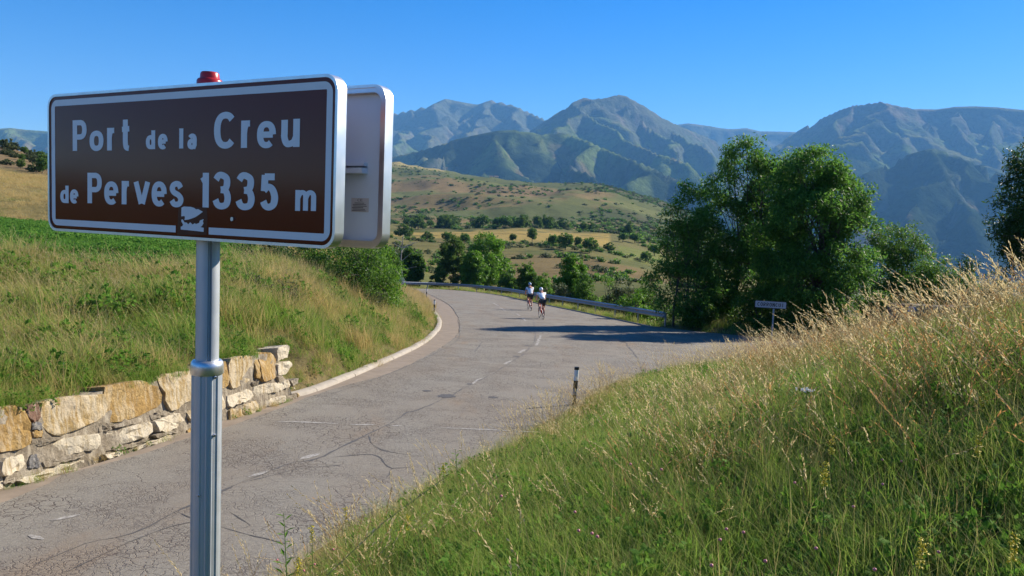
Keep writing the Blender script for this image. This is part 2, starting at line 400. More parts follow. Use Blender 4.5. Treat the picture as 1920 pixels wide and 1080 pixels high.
t.links.new(noise(t, v, 2.5, 4, .6, 'Color'), wn.inputs[0]); t.links.new(wn.outputs[0], wrp.inputs[1])
ck = []
for sc_, th_, ms, lo, hi in ((2.8, .014, .55, .50, .64), (1.0, .006, .3, .45, .60), (8.0, .06, .7, .42, .56), (15.0, .10, 1.1, .47, .58)):
    vo = node(t, 'ShaderNodeTexVoronoi', feature='DISTANCE_TO_EDGE'); vo.inputs['Scale'].default_value = sc_; t.links.new(wrp.outputs[0], vo.inputs['Vector'])
    e1 = ramp(t, vo.outputs['Distance'], [(0.0, (1, 1, 1)), (th_, (0, 0, 0))])
    e2 = ramp(t, noise(t, v, ms, 3, .6), [(lo, (0, 0, 0)), (hi, (1, 1, 1))])
    ck.append(math_n(t, 'MULTIPLY', e1, e2))
cr = math_n(t, 'MAXIMUM', math_n(t, 'MAXIMUM', ck[0], ck[1]), math_n(t, 'MAXIMUM', ck[2], math_n(t, 'MULTIPLY', ck[3], .7)))
c = mix(t, math_n(t, 'MULTIPLY', cr, .78), c, (.05, .033, .032))
t.links.new(c, b.inputs['Base Color']); b.inputs['Roughness'].default_value = .92; b.inputs['Specular IOR Level'].default_value = .25
hh = math_n(t, 'SUBTRACT', noise(t, v, 120, 3, .7), math_n(t, 'MULTIPLY', cr, 1.2)); bump(t, b, hh, .55, .012)
def slab(name, poly, mat, top=0.0, thick=.3, parent=None):
    bm = bmesh.new(); vs_ = [bm.verts.new((p[0], p[1], road_z(0, p[1]) + top)) for p in poly]
    f = bm.faces.new(vs_); f.normal_update()
    if f.normal.z < 0: f.normal_flip()
    r_ = bmesh.ops.extrude_face_region(bm, geom=[f])
    for e in r_['geom']:
        if isinstance(e, bmesh.types.BMVert): e.co.z -= thick
    bmesh.ops.recalc_face_normals(bm, faces=bm.faces[:])
    bmesh.ops.triangulate(bm, faces=[q for q in bm.faces if len(q.verts) > 4])
    me = bpy.data.meshes.new(name); bm.to_mesh(me); bm.free(); me.materials.append(mat)
    return link(bpy.data.objects.new(name, me), parent)
def smooth_line(pts, step=.5):
    pts = [np.array(p, float) for p in pts]; out = []
    for i in range(len(pts) - 1):
        p0 = pts[max(i - 1, 0)]; p1 = pts[i]; p2 = pts[i + 1]; p3 = pts[min(i + 2, len(pts) - 1)]
        n = max(2, int(np.linalg.norm(p2 - p1) / step))
        for k in range(n):
            s = k / n; out.append(.5 * (2 * p1 + (p2 - p0) * s + (2 * p0 - 5 * p1 + 4 * p2 - p3) * s * s + (3 * p1 - p0 - 3 * p2 + p3) * s ** 3))
    out.append(pts[-1]); return np.array(out)
edge_j = smooth_line(L_asph, .35)
edge_j = edge_j + np.c_[(fbm(edge_j[:, 1] * 3, edge_j[:, 0] * 3, 3) - .5) * .14, np.zeros(len(edge_j))]
ne = smooth_line(R_near, .5); ne = ne + np.c_[(fbm(ne[:, 1] * 1.5, ne[:, 0] * 1.5, 4) - .5) * .45, np.zeros(len(ne))]
road = slab('road', list(ne) + R_far0 + list(smooth_line(R_rail, 1.0)) + L_end + list(edge_j[::-1]), m_asph); tag(road, kind='structure')
m_conc = simple('gutter_concrete', (.235, .19, .145), .9, var=.35, scale=3.0, bmp=.3, spec=.2)
gut = slab('gutter', list(smooth_line(L_outer, .35)) + list(smooth_line(L_asph, .35)[::-1]), m_conc, top=-.012); tag(gut, kind='structure')
m_kerb = simple('kerb_concrete', (.35, .31, .255), .9, var=.25, scale=5.0, bmp=.4, spec=.2)
kl = smooth_line([L_kerb[0] - wd * .2] + L_kerb + [L_far[0]], .25)
sL = np.r_[0, np.cumsum(np.linalg.norm(np.diff(kl, axis=0), axis=1))]
kerb = MB()
prof = [(0.0, -.15), (0.012, .025), (.05, .055), (.15, .07), (.215, .055), (.23, -.15)]
def sweep(line2, prof, zf=road_z):
    T = np.gradient(line2, axis=0); T /= np.linalg.norm(T, axis=1)[:, None]; Nn = np.c_[-T[:, 1], T[:, 0]]      # left of travel
    V = []; F = []; k = len(prof)
    for p, n_ in zip(line2, Nn):
        for a, z in prof: q = p + n_ * a; V.append((q[0], q[1], float(zf(q[0], p[1])) + z))
    for i in range(len(line2) - 1):
        for j in range(k - 1): F.append((i * k + j, (i + 1) * k + j, (i + 1) * k + j + 1, i * k + j + 1))
    F.append(tuple(range(k))); F.append(tuple((len(line2) - 1) * k + j for j in range(k))[::-1])
    return V, F
kb = empty('kerb', (0, 0, 0)); tag(kb, kind='structure')
s0 = 0.0; i_ = 0
while s0 < sL[-1] - .3:
    s1 = min(s0 + 1.18, sL[-1]); ss = np.linspace(s0 + .008, s1 - .008, 5)
    ln = np.c_[np.interp(ss, sL, kl[:, 0]), np.interp(ss, sL, kl[:, 1])]
    jit = random.uniform(-.008, .008)
    Vv, Ff = sweep(ln, [(a + jit, z + jit * .6) for a, z in prof]); mb = MB(); mb.add(Vv, Ff); o = mb.build('kerb_stone', m_kerb, kb); shade_auto(o, 50)
    s0 = s1
# markings
m_paint, t, b, o_ = nmat('worn_white_paint'); v = coords(t)
wear = ramp(t, noise(t, v, 24, 5, .75), [(.42, (0, 0, 0)), (.60, (1, 1, 1))])
c = mix(t, wear, (.19, .17, .145), (.38, .36, .32)); t.links.new(c, b.inputs['Base Color']); b.inputs['Roughness'].default_value = .8
m_tar = simple('tar_sealant', (.075, .068, .06), .7, var=.3, scale=20, bmp=.4)
def strip(name, pts, wid, mat, h=.004, jit=0.0, parent=None):
    ln = smooth_line(pts, .12); T = np.gradient(ln, axis=0); T /= np.linalg.norm(T, axis=1)[:, None]; Nn = np.c_[-T[:, 1], T[:, 0]]
    n = len(ln); tt = np.linspace(0, 1, n)
    ww = wid * (1 + jit * (fbm(tt * n * .8, tt * 0 + wid * 99 + pts[0][0], 3) - .5) * 3); ww = np.maximum(ww, .006) * np.clip(np.minimum(tt, 1 - tt) * 14 + (.25 if jit else 1), 0, 1)
    off = jit * wid * 2.2 * (fbm(tt * n * .35 + 50, tt * 0 + pts[0][1], 3) - .5)
    V = []
    for p, n_, w_, o_2 in zip(ln, Nn, ww, off):
        for s in (-1, 1): q = p + n_ * (o_2 + s * w_ / 2); V.append((q[0], q[1], road_z(0, q[1]) + h))
    F = [(2 * i, 2 * i + 2, 2 * i + 3, 2 * i + 1) for i in range(n - 1)]
    o = mesh(name, V, F, mat, parent); return o
def RL(*ps): return [R(*p)[:2] for p in ps]
for ps in ([(520,790),(575,792),(635,794.5)], [(655,796),(705,797)], [(732,798),(755,799)], [(826,802),(880,804.5),(960,808)], [(966,809),(1060,812)]):
    tag(strip('transverse_marking', RL(*ps), .07, m_paint, .004, .5), kind='structure')
for a_, b_ in [((1005,648),(1013,629)), ((987,602),(980,596)), ((975,592),(968,588)), ((948,583),(938,577)), ((935,574),(925,568)), ((985,655),(975,662)), ((905,709),(880,721)), ((600,850),(560,862)), ((500,884),(470,895)), ((960,676),(945,683)), ((150,965),(100,978)), ((80,1012),(50,1005))]:
    tag(strip('centre_line_dash', RL(a_, b_), .075, m_paint, .004, .8), kind='structure')
cl = [(1000,600),(1003,622),(1002,640),(985,660),(960,678),(925,700),(880,722),(845,742),(790,766),(760,776),(720,800),(690,815),(600,858),(540,870),(455,905),(330,960),(250,1000),(160,1020),(60,1060)]
tag(strip('road_crack', RL(*cl), .022, m_tar, .0025, 1.6), kind='structure')
for ps, wd_ in (([(690,815),(700,835),(735,848),(800,856)], .03), ([(620,858),(700,853),(735,878),(785,873)], .05), ([(735,878),(725,895)], .06), ([(455,905),(560,880),(640,872)], .03), ([(120,1075),(260,1010),(330,985),(420,970)], .03), ([(330,960),(420,990),(500,1010),(540,1020)], .03), ([(430,960),(470,985),(445,990)], .02), ([(905,640),(890,660)], .05), ([(1170,640),(1190,665),(1200,690)], .08), ([(858,600),(862,615),(855,640),(790,675),(700,712),(600,745)], .04), ([(804,552),(842,572),(856,590)], .07)):
    tag(strip('road_crack', RL(*ps), wd_ * .36, m_tar, .0032, 1.6), kind='structure')
for q, e in (((838,742.5), .15), ((800,733), .07), ((988,648), .08), ((880,720), .06), ((968,668), .08), ((925,745), .07)):
    c0 = R(*q)[:2]; k = 14; V = [(c0[0] + e * (1 + .5 * (random.random() - .5)) * 1.2 * math.cos(2 * math.pi * i / k), c0[1] + e * (1 + .5 * (random.random() - .5)) * 1.5 * math.sin(2 * math.pi * i / k)) for i in range(k)]
    tag(mesh('asphalt_patch', [(x, y, road_z(0, y) + .0045) for x, y in V], [tuple(range(k))], m_tar), kind='structure')
# paved pull-off by the delineators
pp = RL((772,581),(806,573),(814,586),(800,586)); 
tag(slab('paved_apron', [(p[0], p[1]) for p in pp], m_conc, top=.09, thick=.3), kind='structure')

# ------------------------------------------------------------------ mountains
RID = []
def ridge(pts, k=.62):
    q = [P(*p) for p in pts]
    if len(pts) <= 6:                        # side spurs wander downhill
        rj = np.random.default_rng(int(pts[0][0] * 7 + pts[-1][0])); q2 = [q[0]]
        for a, b in zip(q[:-1], q[1:]):
            n_ = max(2, int(np.linalg.norm(b - a) / 170)); per = np.array([-(b - a)[1], (b - a)[0], 0]); per /= np.linalg.norm(per) + 1e-9
            for k_ in range(1, n_ + 1): q2.append(a + (b - a) * k_ / n_ + (per * rj.normal(0, 62) + np.array([0, 0, rj.normal(-4, 12)])))
        q = q2
    for a, b in zip(q[:-1], q[1:]): RID.append((a, b, k))
ridge([(500,240,9500),(640,228,9500),(740,212,9400),(770,205,9300),(810,196,9200),(835,185,9200),(870,192,9200),(895,196,9200),(922,187,9200),(960,195,9100),(990,208,9000),(1025,224,8800),(1060,250,8500)], .60)
ridge([(835,185,9200),(815,225,8300),(800,262,7400)], .55); ridge([(922,187,9200),(905,225,8300),(890,250,7400)], .6); ridge([(960,195,9100),(975,225,8200)], .6)
ridge([(895,196,9200),(870,230,8400)], .6); ridge([(770,205,9300),(752,240,8200),(745,275,6800)], .5)
ridge([(985,250,7600),(1005,236,7400),(1050,208,7200),(1080,190,7100),(1095,182,7000),(1105,185,7000),(1122,184,7050),(1140,182,7100),(1158,177,7200),(1175,180,7200),(1205,196,7300),(1235,216,7500),(1262,230,7700),(1300,246,8000),(1340,262,8200)], .62)
ridge([(1095,182,7000),(1118,212,6500),(1150,236,6100),(1190,262,5700),(1235,285,5300),(1280,300,5000)], .60)
ridge([(1095,182,7000),(1070,225,6300),(1045,250,5800),(1010,258,5400)], .55)
ridge([(1158,177,7200),(1185,215,6800),(1225,245,6500),(1290,285,6000)], .7); ridge([(1205,196,7300),(1250,240,6800),(1300,265,6500),(1340,290,6200)], .7)
ridge([(1240,238,11000),(1290,231,11000),(1330,236,11000),(1350,240,11000),(1372,242,11000),(1400,240,11000),(1425,246,11000),(1480,247,11000),(1540,250,11000)], .45)
ridge([(1410,300,8500),(1450,275,8400),(1490,248,8200),(1540,220,8000),(1575,205,7800),(1600,196,7700),(1625,194,7600),(1650,189,7500),(1680,197,7550),(1720,204,7600),(1755,205,7600),(1790,200,7600),(1830,199,7600),(1870,201,7600),(1920,206,7600),(2050,215,7600),(2250,240,7600)], .55)
ridge([(1650,189,7500),(1640,222,6900),(1620,248,6500),(1580,262,6200),(1530,300,5600),(1480,360,4900)], .6)
ridge([(1650,189,7500),(1690,235,6800),(1712,262,6400)], .6); ridge([(1720,204,7600),(1745,250,6900)], .65); ridge([(1790,200,7600),(1800,260,6800),(1790,300,6300)], .6); ridge([(1870,201,7600),(1860,260,6800),(1880,300,6300)], .6); ridge([(1600,196,7700),(1560,240,7000)], .6)
ridge([(1560,390,4400),(1600,345,4700),(1650,312,4900),(1700,290,5000),(1745,278,5000),(1775,284,5000),(1820,300,4950),(1880,325,4800),(1990,370,4500)], .50)
ridge([(1745,278,5000),(1735,330,4500),(1720,380,4100),(1700,430,3700)], .5); ridge([(1775,284,5000),(1800,350,4400),(1850,420,3800)], .5); ridge([(1650,312,4900),(1620,370,4400),(1600,430,3900)], .5)
ridge([(500,300,5200),(640,290,5200),(740,292,5000),(790,280,4900),(850,262,4800),(895,252,4800),(930,245,4800),(970,243,4800),(1010,250,4900),(1060,248,5000),(1090,258,4900),(1130,275,4700),(1180,295,4500),(1230,315,4300),(1290,345,4000),(1340,380,3700)], .42)
ridge([(930,245,4800),(925,290,4200),(900,325,3700)], .4); ridge([(1010,250,4900),(1015,290,4400),(1030,330,3900)], .5); ridge([(1090,258,4900),(1080,300,4300),(1100,345,3700)], .5); ridge([(850,262,4800),(830,300,4200)], .4); ridge([(1180,295,4500),(1170,340,3900)], .5)
ridge([(-500,230,6500),(-200,235,6500),(-60,244,6400),(0,241,6300),(20,239.5,6300),(50,243,6300),(90,246,6300),(180,250,6300),(300,262,6300),(420,270,6300)], .45)
ridge([(20,239.5,6300),(30,275,5500)], .45); ridge([(90,246,6300),(110,280,5400)], .45)
mx = np.arange(-6200, 7800, 27.0); my = np.r_[np.arange(1500, 2700, 50.0), np.arange(2700, 8200, 25.0), np.arange(8200, 11800, 50.0)]
MXg, MYg = np.meshgrid(mx, my); X = MXg.ravel(); Y = MYg.ravel()
Xw = X + (fbm(X / 420, Y / 420, 4, N3) - .5) * 260; Yw = Y + (fbm(X / 420 + 60, Y / 420, 4, N3) - .5) * 260
Z = np.full(len(X), -1e9); DM = np.full(len(X), 1e9)
for a, b, k in RID:
    ab = (b - a)[:2]; t_ = np.clip(((Xw - a[0]) * ab[0] + (Yw - a[1]) * ab[1]) / (ab @ ab), 0, 1)
    t0_ = np.clip(((X - a[0]) * ab[0] + (Y - a[1]) * ab[1]) / (ab @ ab), 0, 1)
    d0 = np.hypot(X - a[0] - t0_ * ab[0], Y - a[1] - t0_ * ab[1]); dw = np.hypot(Xw - a[0] - t_ * ab[0], Yw - a[1] - t_ * ab[1])
    wg = sstep(0, 260, d0); d = d0 * (1 - wg) + dw * wg; tt_ = t0_ * (1 - wg) + t_ * wg
    h = a[2] + (b[2] - a[2]) * tt_ - k * d + .00006 * np.minimum(d, 2500) ** 2
    up = h > Z; DM = np.where(up, d, DM); Z = np.maximum(Z, h)
amp = np.clip(DM / 420, 0, 1)
Z = Z - (1 - ridged(Xw / 620, Yw / 620, 5)) * 230 * amp - (1 - ridged(Xw / 210 + 3, Yw / 210, 5, N3)) * 85 * np.clip(DM / 150, 0, 1) - fbm(X / 60, Y / 60, 3) * 26 * np.clip(DM / 60, .1, 1)
Z = Z - (1 - sstep(1500, 2700, Y)) * 420
Z = np.maximum(Z, -420 + (fbm(X / 500, Y / 500) - .5) * 80)
ny_, nx_ = MXg.shape; ii = np.arange(ny_ * nx_).reshape(ny_, nx_)
MF = np.stack([ii[:-1, :-1].ravel(), ii[:-1, 1:].ravel(), ii[1:, 1:].ravel(), ii[1:, :-1].ravel()], 1)
mountains = mesh('mountains', np.c_[X, Y, Z], MF, None, smooth=True); tag(mountains, kind='structure')
fo = fbm(X / 700, Y / 700, 5, N2); rk = ridged(X / 300, Y / 300, 5, N3); hh_ = Z + (fo - .5) * 700
gzx = np.gradient(Z.reshape(ny_, nx_), axis=1).ravel() / 27; gzy = np.gradient(Z.reshape(ny_, nx_), axis=0).ravel() / 27
stp = np.hypot(gzx, gzy)
mc = np.tile(np.array([.130, .170, .055]), (len(X), 1))
def mbl(c, wgt):
    global mc
    wgt = np.clip(wgt, 0, 1)[:, None]; mc = mc * (1 - wgt) + np.array(c) * wgt
mbl((.19, .18, .07), sstep(.45, .6, fbm(X / 500 + 8, Y / 500, 5, N1)) * .8)
mbl((.022, .040, .024), 1 - sstep(60, 300, hh_ + 160 * (stp - .5)))
mbl((.022, .040, .024), sstep(1200, 2200, X) * (1 - sstep(420, 640, Z + (fo - .5) * 300)) * .9)
mbl((.032, .048, .026), sstep(.52, .60, fbm(X / 260, Y / 260, 5, N3)) * (1 - sstep(300, 620, hh_)))
mbl((.105, .115, .095), sstep(760, 1050, hh_ + 500 * (stp - .55)) * .85)
mbl((.20, .16, .13), sstep(.74, .84, rk) * sstep(650, 900, Z) * .6)
mbl((.17, .135, .07), sstep(.66, .72, fbm(X / 230 + 40, Y / 230, 4, N1)) * (Z < 500) * .85)
ca = mountains.data.color_attributes.new('zone', 'FLOAT_COLOR', 'POINT'); ca.data.foreach_set('color', np.c_[mc, np.ones(len(mc))].astype(np.float32).ravel())
m, t, b, o_ = nmat('mountain_cover'); at = node(t, 'ShaderNodeAttribute', attribute_name='zone'); v = coords(t)
c = mix(t, ramp(t, noise(t, v, .02, 8, .75), [(.36, (.45, .48, .45)), (.64, (1.45, 1.4, 1.35))]), (0, 0, 0), (1, 1, 1)); c = mix(t, 1.0, at.outputs['Color'], c, 'MULTIPLY')
t.links.new(c, b.inputs['Base Color']); b.inputs['Roughness'].default_value = 1; b.inputs['Specular IOR Level'].default_value = 0
bump(t, b, noise(t, v, .012, 9, .72), 1.0, 30.0)
mountains.data.materials.append(m)
# air
hz = MB().box(((mx[0] + mx[-1]) / 2, 5300, 550), (16600, 13600, 2200)).build('haze', None); tag(hz, kind='stuff')
hm = bpy.data.materials.new('valley_air'); hm.use_nodes = True; t = hm.node_tree; t.nodes.clear()
pv = node(t, 'ShaderNodeVolumePrincipled'); pv.inputs['Color'].default_value = (.22, .54, 1.0, 1); pv.inputs['Density'].default_value = 6.0e-5; pv.inputs['Anisotropy'].default_value = 0.0
ot = node(t, 'ShaderNodeOutputMaterial'); t.links.new(pv.outputs[0], ot.inputs['Volume']); hz.data.materials.append(hm)

# ================================================================== OBJECTS
# ------------------------------------------------------------------ direction sign on its post
TH = math.radians(29.446); ST = np.array([math.cos(TH), -math.sin(TH), 0]); SB = np.array([math.sin(TH), math.cos(TH), 0]); SZ = np.array([0, 0, 1.0])
SC = np.array([-1.3573, 3.1680, .1880 + EYE]); SW, SH = 1.6964, .60
def sign_uv(px, py):
    d = ray(px, py); o = np.array([0, 0, EYE]); s = ((SC - o) @ SB) / (d @ SB); q = o + d * s - SC; return q @ ST, q[2]
def crop_uv(cx, cy): return sign_uv(60 + cx / 2.66667, 100 + cy / 2.66667)
def galv(name, col, rough, metal=1.0):
    m, t, b, o_ = nmat(name); v = coords(t, vec=(1, 1, .12))
    n = noise(t, v, 30, 5, .6); c = mix(t, n, tuple(x * .82 for x in col), tuple(min(1, x * 1.1) for x in col)); t.links.new(c, b.inputs['Base Color'])
    b.inputs['Metallic'].default_value = metal; rr_ = math_n(t, 'ADD', math_n(t, 'MULTIPLY', noise(t, coords(t), 14, 4), .25), rough - .12); t.links.new(rr_, b.inputs['Roughness'])
    return m
m_alu = galv('brushed_aluminium', (.72, .73, .74), .36, .9); m_pole = galv('anodised_post', (.50, .53, .56), .52, .6); m_sback = simple('sign_back_grey', (.70, .82, .92), .6, 0, .05, 6)
m_brown, t, b, o_ = nmat('brown_sign_sheeting'); v = coords(t)
c = mix(t, noise(t, v, 5, 5), (.115, .020, .008), (.13, .025, .010)); t.links.new(c, b.inputs['Base Color']); b.inputs['Roughness'].default_value = .14; b.inputs['Specular IOR Level'].default_value = .22
m_swhite = simple('white_sign_sheeting', (.66, .68, .70), .4, 0, .03, 30)
m_red = simple('red_plastic_cap', (.42, .018, .022), .28, 0, .1, 10); m_black = simple('black_plastic', (.012, .012, .012), .5); m_screw = simple('steel_screw', (.5, .5, .52), .35, 1.0)
pole_off = .115
s_best = min(np.linspace(-.3, .6, 400), key=lambda s: abs((lambda q: (960 + FOC * ((q - [0, 0, EYE]) @ CX) / ((q - [0, 0, EYE]) @ CF)) - 390.0)(SC + ST * s + SB * pole_off - SZ * .4)))
PC = SC + ST * s_best + SB * pole_off
gzp = float(ground_z(PC[0], PC[1])[0])
ROT = Matrix(((ST[0], SB[0], 0), (ST[1], SB[1], 0), (0, 0, 1))).to_4x4()          # local x: along sign, y: away from the reader
sign = empty('direction_sign', (PC[0], PC[1], gzp - .02), -TH)
tag(sign, 'large brown pass sign lettered in white on a tall grey aluminium post', 'road sign')
BZ = gzp - .02
def LZ(z): return z - BZ
sx0 = -s_best                                     # sign centre in post coordinates
def rrect(w_, h_, r, n=7):
    pts = []
    for cx, cy, a0 in ((w_ / 2 - r, h_ / 2 - r, 0), (-w_ / 2 + r, h_ / 2 - r, 90), (-w_ / 2 + r, -h_ / 2 + r, 180), (w_ / 2 - r, -h_ / 2 + r, 270)):
        for k in range(n): a = math.radians(a0 + 90 * k / (n - 1)); pts.append((cx + r * math.cos(a), cy + r * math.sin(a)))
    return pts
def ring_prism(mb, outer, inner, y0, y1, cx, cz):
    n = len(outer); V = []
    for y in (y0, y1):
        for p in outer: V.append((cx + p[0], y, cz + p[1]))
        for p in inner: V.append((cx + p[0], y, cz + p[1]))
    F = []
    for i in range(n):
        j = (i + 1) % n
        F += [(i, j, n + j, n + i), (2 * n + i, 3 * n + i, 3 * n + j, 2 * n + j), (i, 2 * n + i, 2 * n + j, j), (n + i, n + j, 3 * n + j, 3 * n + i)]
    mb.add(V, F)
def plate(name, outl, y, cx, cz, mat, parent, thick=.0):
    V = [(cx + p[0], y, cz + p[1]) for p in outl]; n = len(V)
    if thick:
        V += [(cx + p[0], y + thick, cz + p[1]) for p in outl]
        F = [tuple(range(n)), tuple(range(n, 2 * n))[::-1]] + [(i, n + i, n + (i + 1) % n, (i + 1) % n) for i in range(n)]
    else: F = [tuple(range(n))]
    return mesh(name, V, F, mat, parent)
cz = LZ(SC[2]); FY = -pole_off                      # front face plane
def post_u(px, py, yl):
    d = ray(px, py); o = np.array([0, 0, EYE]); p0 = np.array([PC[0], PC[1], 0]) + SB * yl; s = ((p0 - o) @ SB) / (d @ SB); return (o + d * s - np.array([PC[0], PC[1], 0])) @ ST
rear_u = post_u(735, 305, -FY + .035)
def sign_panel(front):
    sgn = 1 if front else -1; y0 = FY if front else -FY + .035
    cx = sx0 if front else rear_u - SW / 2
    yy = lambda d: y0 + sgn * d                      # d: depth from the printed face towards the post
    pan = plate('panel', rrect(SW - .012, SH - .012, .052), yy(.004), cx, cz, m_brown if front else m_sback, sign, sgn * .004)
    mb = MB(); ring_prism(mb, rrect(SW, SH, .058), rrect(SW - .022, SH - .022, .048), yy(0), yy(.046), cx, cz)
    fr = mb.build('rim', m_alu, pan); shade_auto(fr, 40)
    mb = MB(); ring_prism(mb, rrect(SW - .022, SH - .022, .048), rrect(SW - .055, SH - .055, .035), yy(.030), yy(.040), cx, cz); mb.build('rim_lip', m_alu, pan)
    for zz in ((.0,) if not front else (.16, -.16)):
        mb = MB(); yb = yy(.010) if front else yy(.009)
        for dz, hh in ((.012, .012), (-.012, .020)): mb.box((cx, yb + sgn * (.012 if dz > 0 else .016), cz + zz + dz), (SW - .215, .024 if dz > 0 else .032, hh))
        mb.build('mounting_rail', m_sback, pan)
    return pan, cx, y0
front, fcx, fy0 = sign_panel(True); rearp, rcx, ry0 = sign_panel(False)
# printed border, interrupted where the sticker sits
bo = rrect(SW - .050, SH - .050, .040, 9); bi = rrect(SW - .104, SH - .104, .004, 9)
gapL, gapR = crop_uv(715, 880)[0], crop_uv(880, 890)[0]
V = []; F = []; n = len(bo); yb = fy0 + .0032
bo2, bi2 = [], []
for i in range(n):
    bo2.append(bo[i]); bi2.append(bi[i])
    j = (i + 1) % n
    if bo[i][1] < -.2 and bo[j][1] < -.2 and bo[j][0] - bo[i][0] > .5:
        for g in (gapL, gapR): bo2.append((g, bo[i][1])); bi2.append((g, bi[i][1]))
n = len(bo2); V = [(fcx + p[0], yb, cz + p[1]) for p in bo2] + [(fcx + p[0], yb, cz + p[1]) for p in bi2]
for i in range(n):
    j = (i + 1) % n
    if abs(bo2[i][0] - gapL) < 1e-6 and abs(bo2[j][0] - gapR) < 1e-6: continue
    F.append((i, j, n + j, n + i))
mesh('printed_border', V, F, m_swhite, front)
def cat_rom(pts, n=7, closed=False):
    pts = [np.array(p, float) for p in pts]; N = len(pts); out = []
    rng_ = range(N if closed else N - 1)
    for i in rng_:
        g = (lambda k: pts[k % N]) if closed else (lambda k: pts[min(max(k, 0), N - 1)])
        p0, p1, p2, p3 = g(i - 1), g(i), g(i + 1), g(i + 2)
        for k in range(n):
            s = k / n; out.append(.5 * (2 * p1 + (p2 - p0) * s + (2 * p0 - 5 * p1 + 4 * p2 - p3) * s * s + (3 * p1 - p0 - 3 * p2 + p3) * s ** 3))
    if not closed: out.append(pts[-1])
    return np.array(out)
# glyph centre lines in a unit box: ('l', pts) straight, ('c', pts) curved, ('o', pts) closed curve
def ell(x0, y0, x1, y1, a0=0, a1=360, n=13):
    cx, cy, rx, ry = (x0 + x1) / 2, (y0 + y1) / 2, (x1 - x0) / 2, (y1 - y0) / 2
    def se(a):
        c_, s_ = math.cos(a), math.sin(a); e = .86
        return (cx + rx * math.copysign(abs(c_) ** e, c_), cy + ry * math.copysign(abs(s_) ** e, s_))
    return [se(math.radians(a0 + (a1 - a0) * k / (n - 1))) for k in range(n)]
GL = {
 'P': [('l', [(0, -.5), (0, 1.5)], 'v'), ('c', [(0, 1), (.45, 1)] + ell(.1, .44, 1, 1, 80, -80, 7) + [(.45, .44), (0, .44)], '')],
 'o': [('o', ell(0, 0, 1, 1)[:-1], '')],
 'r': [('l', [(0, -.5), (0, 1.5)], 'v'), ('c', [(0, .50), (.12, .80), (.45, .98), (1.0, 1.0)], '')],
 't': [('c', [(.42, 1.06), (.42, .6), (.42, .25), (.55, .04), (.98, .0)], ''), ('l', [(-.1, .70), (1.05, .72)], '')],
 'd': [('o', ell(0, 0, 1, .68)[:-1], ''), ('l', [(1, -.5), (1, 1.5)], 'v')],
 'e': [('c', [(0, .5), (.5, .5), (1, .5)], ''), ('c', ell(0, 0, 1, 1, 0, 312, 13), '')],
 'l': [('l', [(.5, -.5), (.5, 1.5)], 'v')],
 'a': [('c', [(.08, .82), (.30, .98), (.68, .96), (.88, .72), (.88, .3), (.92, .06), (1.1, -.02)], ''), ('o', ell(0, 0, .86, .56)[:-1], '')],
 'C': [('c', ell(0, 0, 1.04, 1, 42, 318, 13), '')],
 'u': [('c', [(0, 1.12), (0, .6), (0, .30), (.18, .03), (.45, 0), (.8, .10), (1, .35)], ''), ('l', [(1, -.5), (1, 1.5)], 'v')],
 'v': [('l', [(-.08, 1.14), (.44, -.06)], ''), ('l', [(.56, -.06), (1.08, 1.14)], '')],
 's': [('c', [(.94, .80), (.75, .97), (.45, 1), (.14, .92), (.05, .74), (.25, .58), (.70, .46), (.96, .28), (.85, .07), (.5, 0), (.2, .04), (0, .20)], '')],
 '1': [('l', [(1, -.5), (1, 1.5)], 'v'), ('l', [(.9, .90), (-.15, .80)], '')],
 '3': [('c', [(.02, .86), (.22, .99), (.5, 1.01), (.86, .92), (.93, .75), (.80, .58), (.42, .53)], ''), ('c', [(.42, .53), (.82, .49), (1, .28), (.88, .06), (.5, -.01), (.16, .04), (-.02, .20)], '')],
 '5': [('l', [(.08, 1.0), (.98, 1.0)], ''), ('l', [(.12, 1.06), (.06, .52)], ''), ('c', [(.03, .54), (.35, .66), (.75, .60), (1, .36), (.92, .10), (.55, -.01), (.18, .03), (-.02, .18)], '')],
 'm': [('l', [(0, -.5), (0, 1.5)], 'v'), ('c', [(0, .62), (.14, .93), (.32, 1.0), (.48, .86), (.5, .5), (.5, -.12)], ''), ('c', [(.5, .62), (.64, .93), (.82, 1.0), (.98, .86), (1, .5), (1, -.12)], '')],
 'O': [('o', ell(0, 0, 1, 1)[:-1], '')],
 'R': [('l', [(0, -.5), (0, 1.5)], 'v'), ('c', [(0, 1), (.45, 1)] + ell(.1, .48, 1, 1, 80, -80, 7) + [(.45, .48), (0, .48)], ''), ('l', [(.4, .48), (1, -.08)], '')],
 'N': [('l', [(0, -.5), (0, 1.5)], 'v'), ('l', [(1, -.5), (1, 1.5)], 'v'), ('l', [(0, 1.02), (1, -.02)], '')],
 'U': [('c', [(0, 1.12), (0, .6), (0, .30), (.2, .03), (.5, 0), (.8, .03), (1, .3), (1, .6), (1, 1.12)], '')],
 'I': [('l', [(.5, -.5), (.5, 1.5)], 'v')],
 'E': [('l', [(0, -.5), (0, 1.5)], 'v'), ('l', [(0, 1), (1.1, 1)], ''), ('l', [(0, .5), (.9, .5)], ''), ('l', [(0, 0), (1.1, 0)], '')],
}
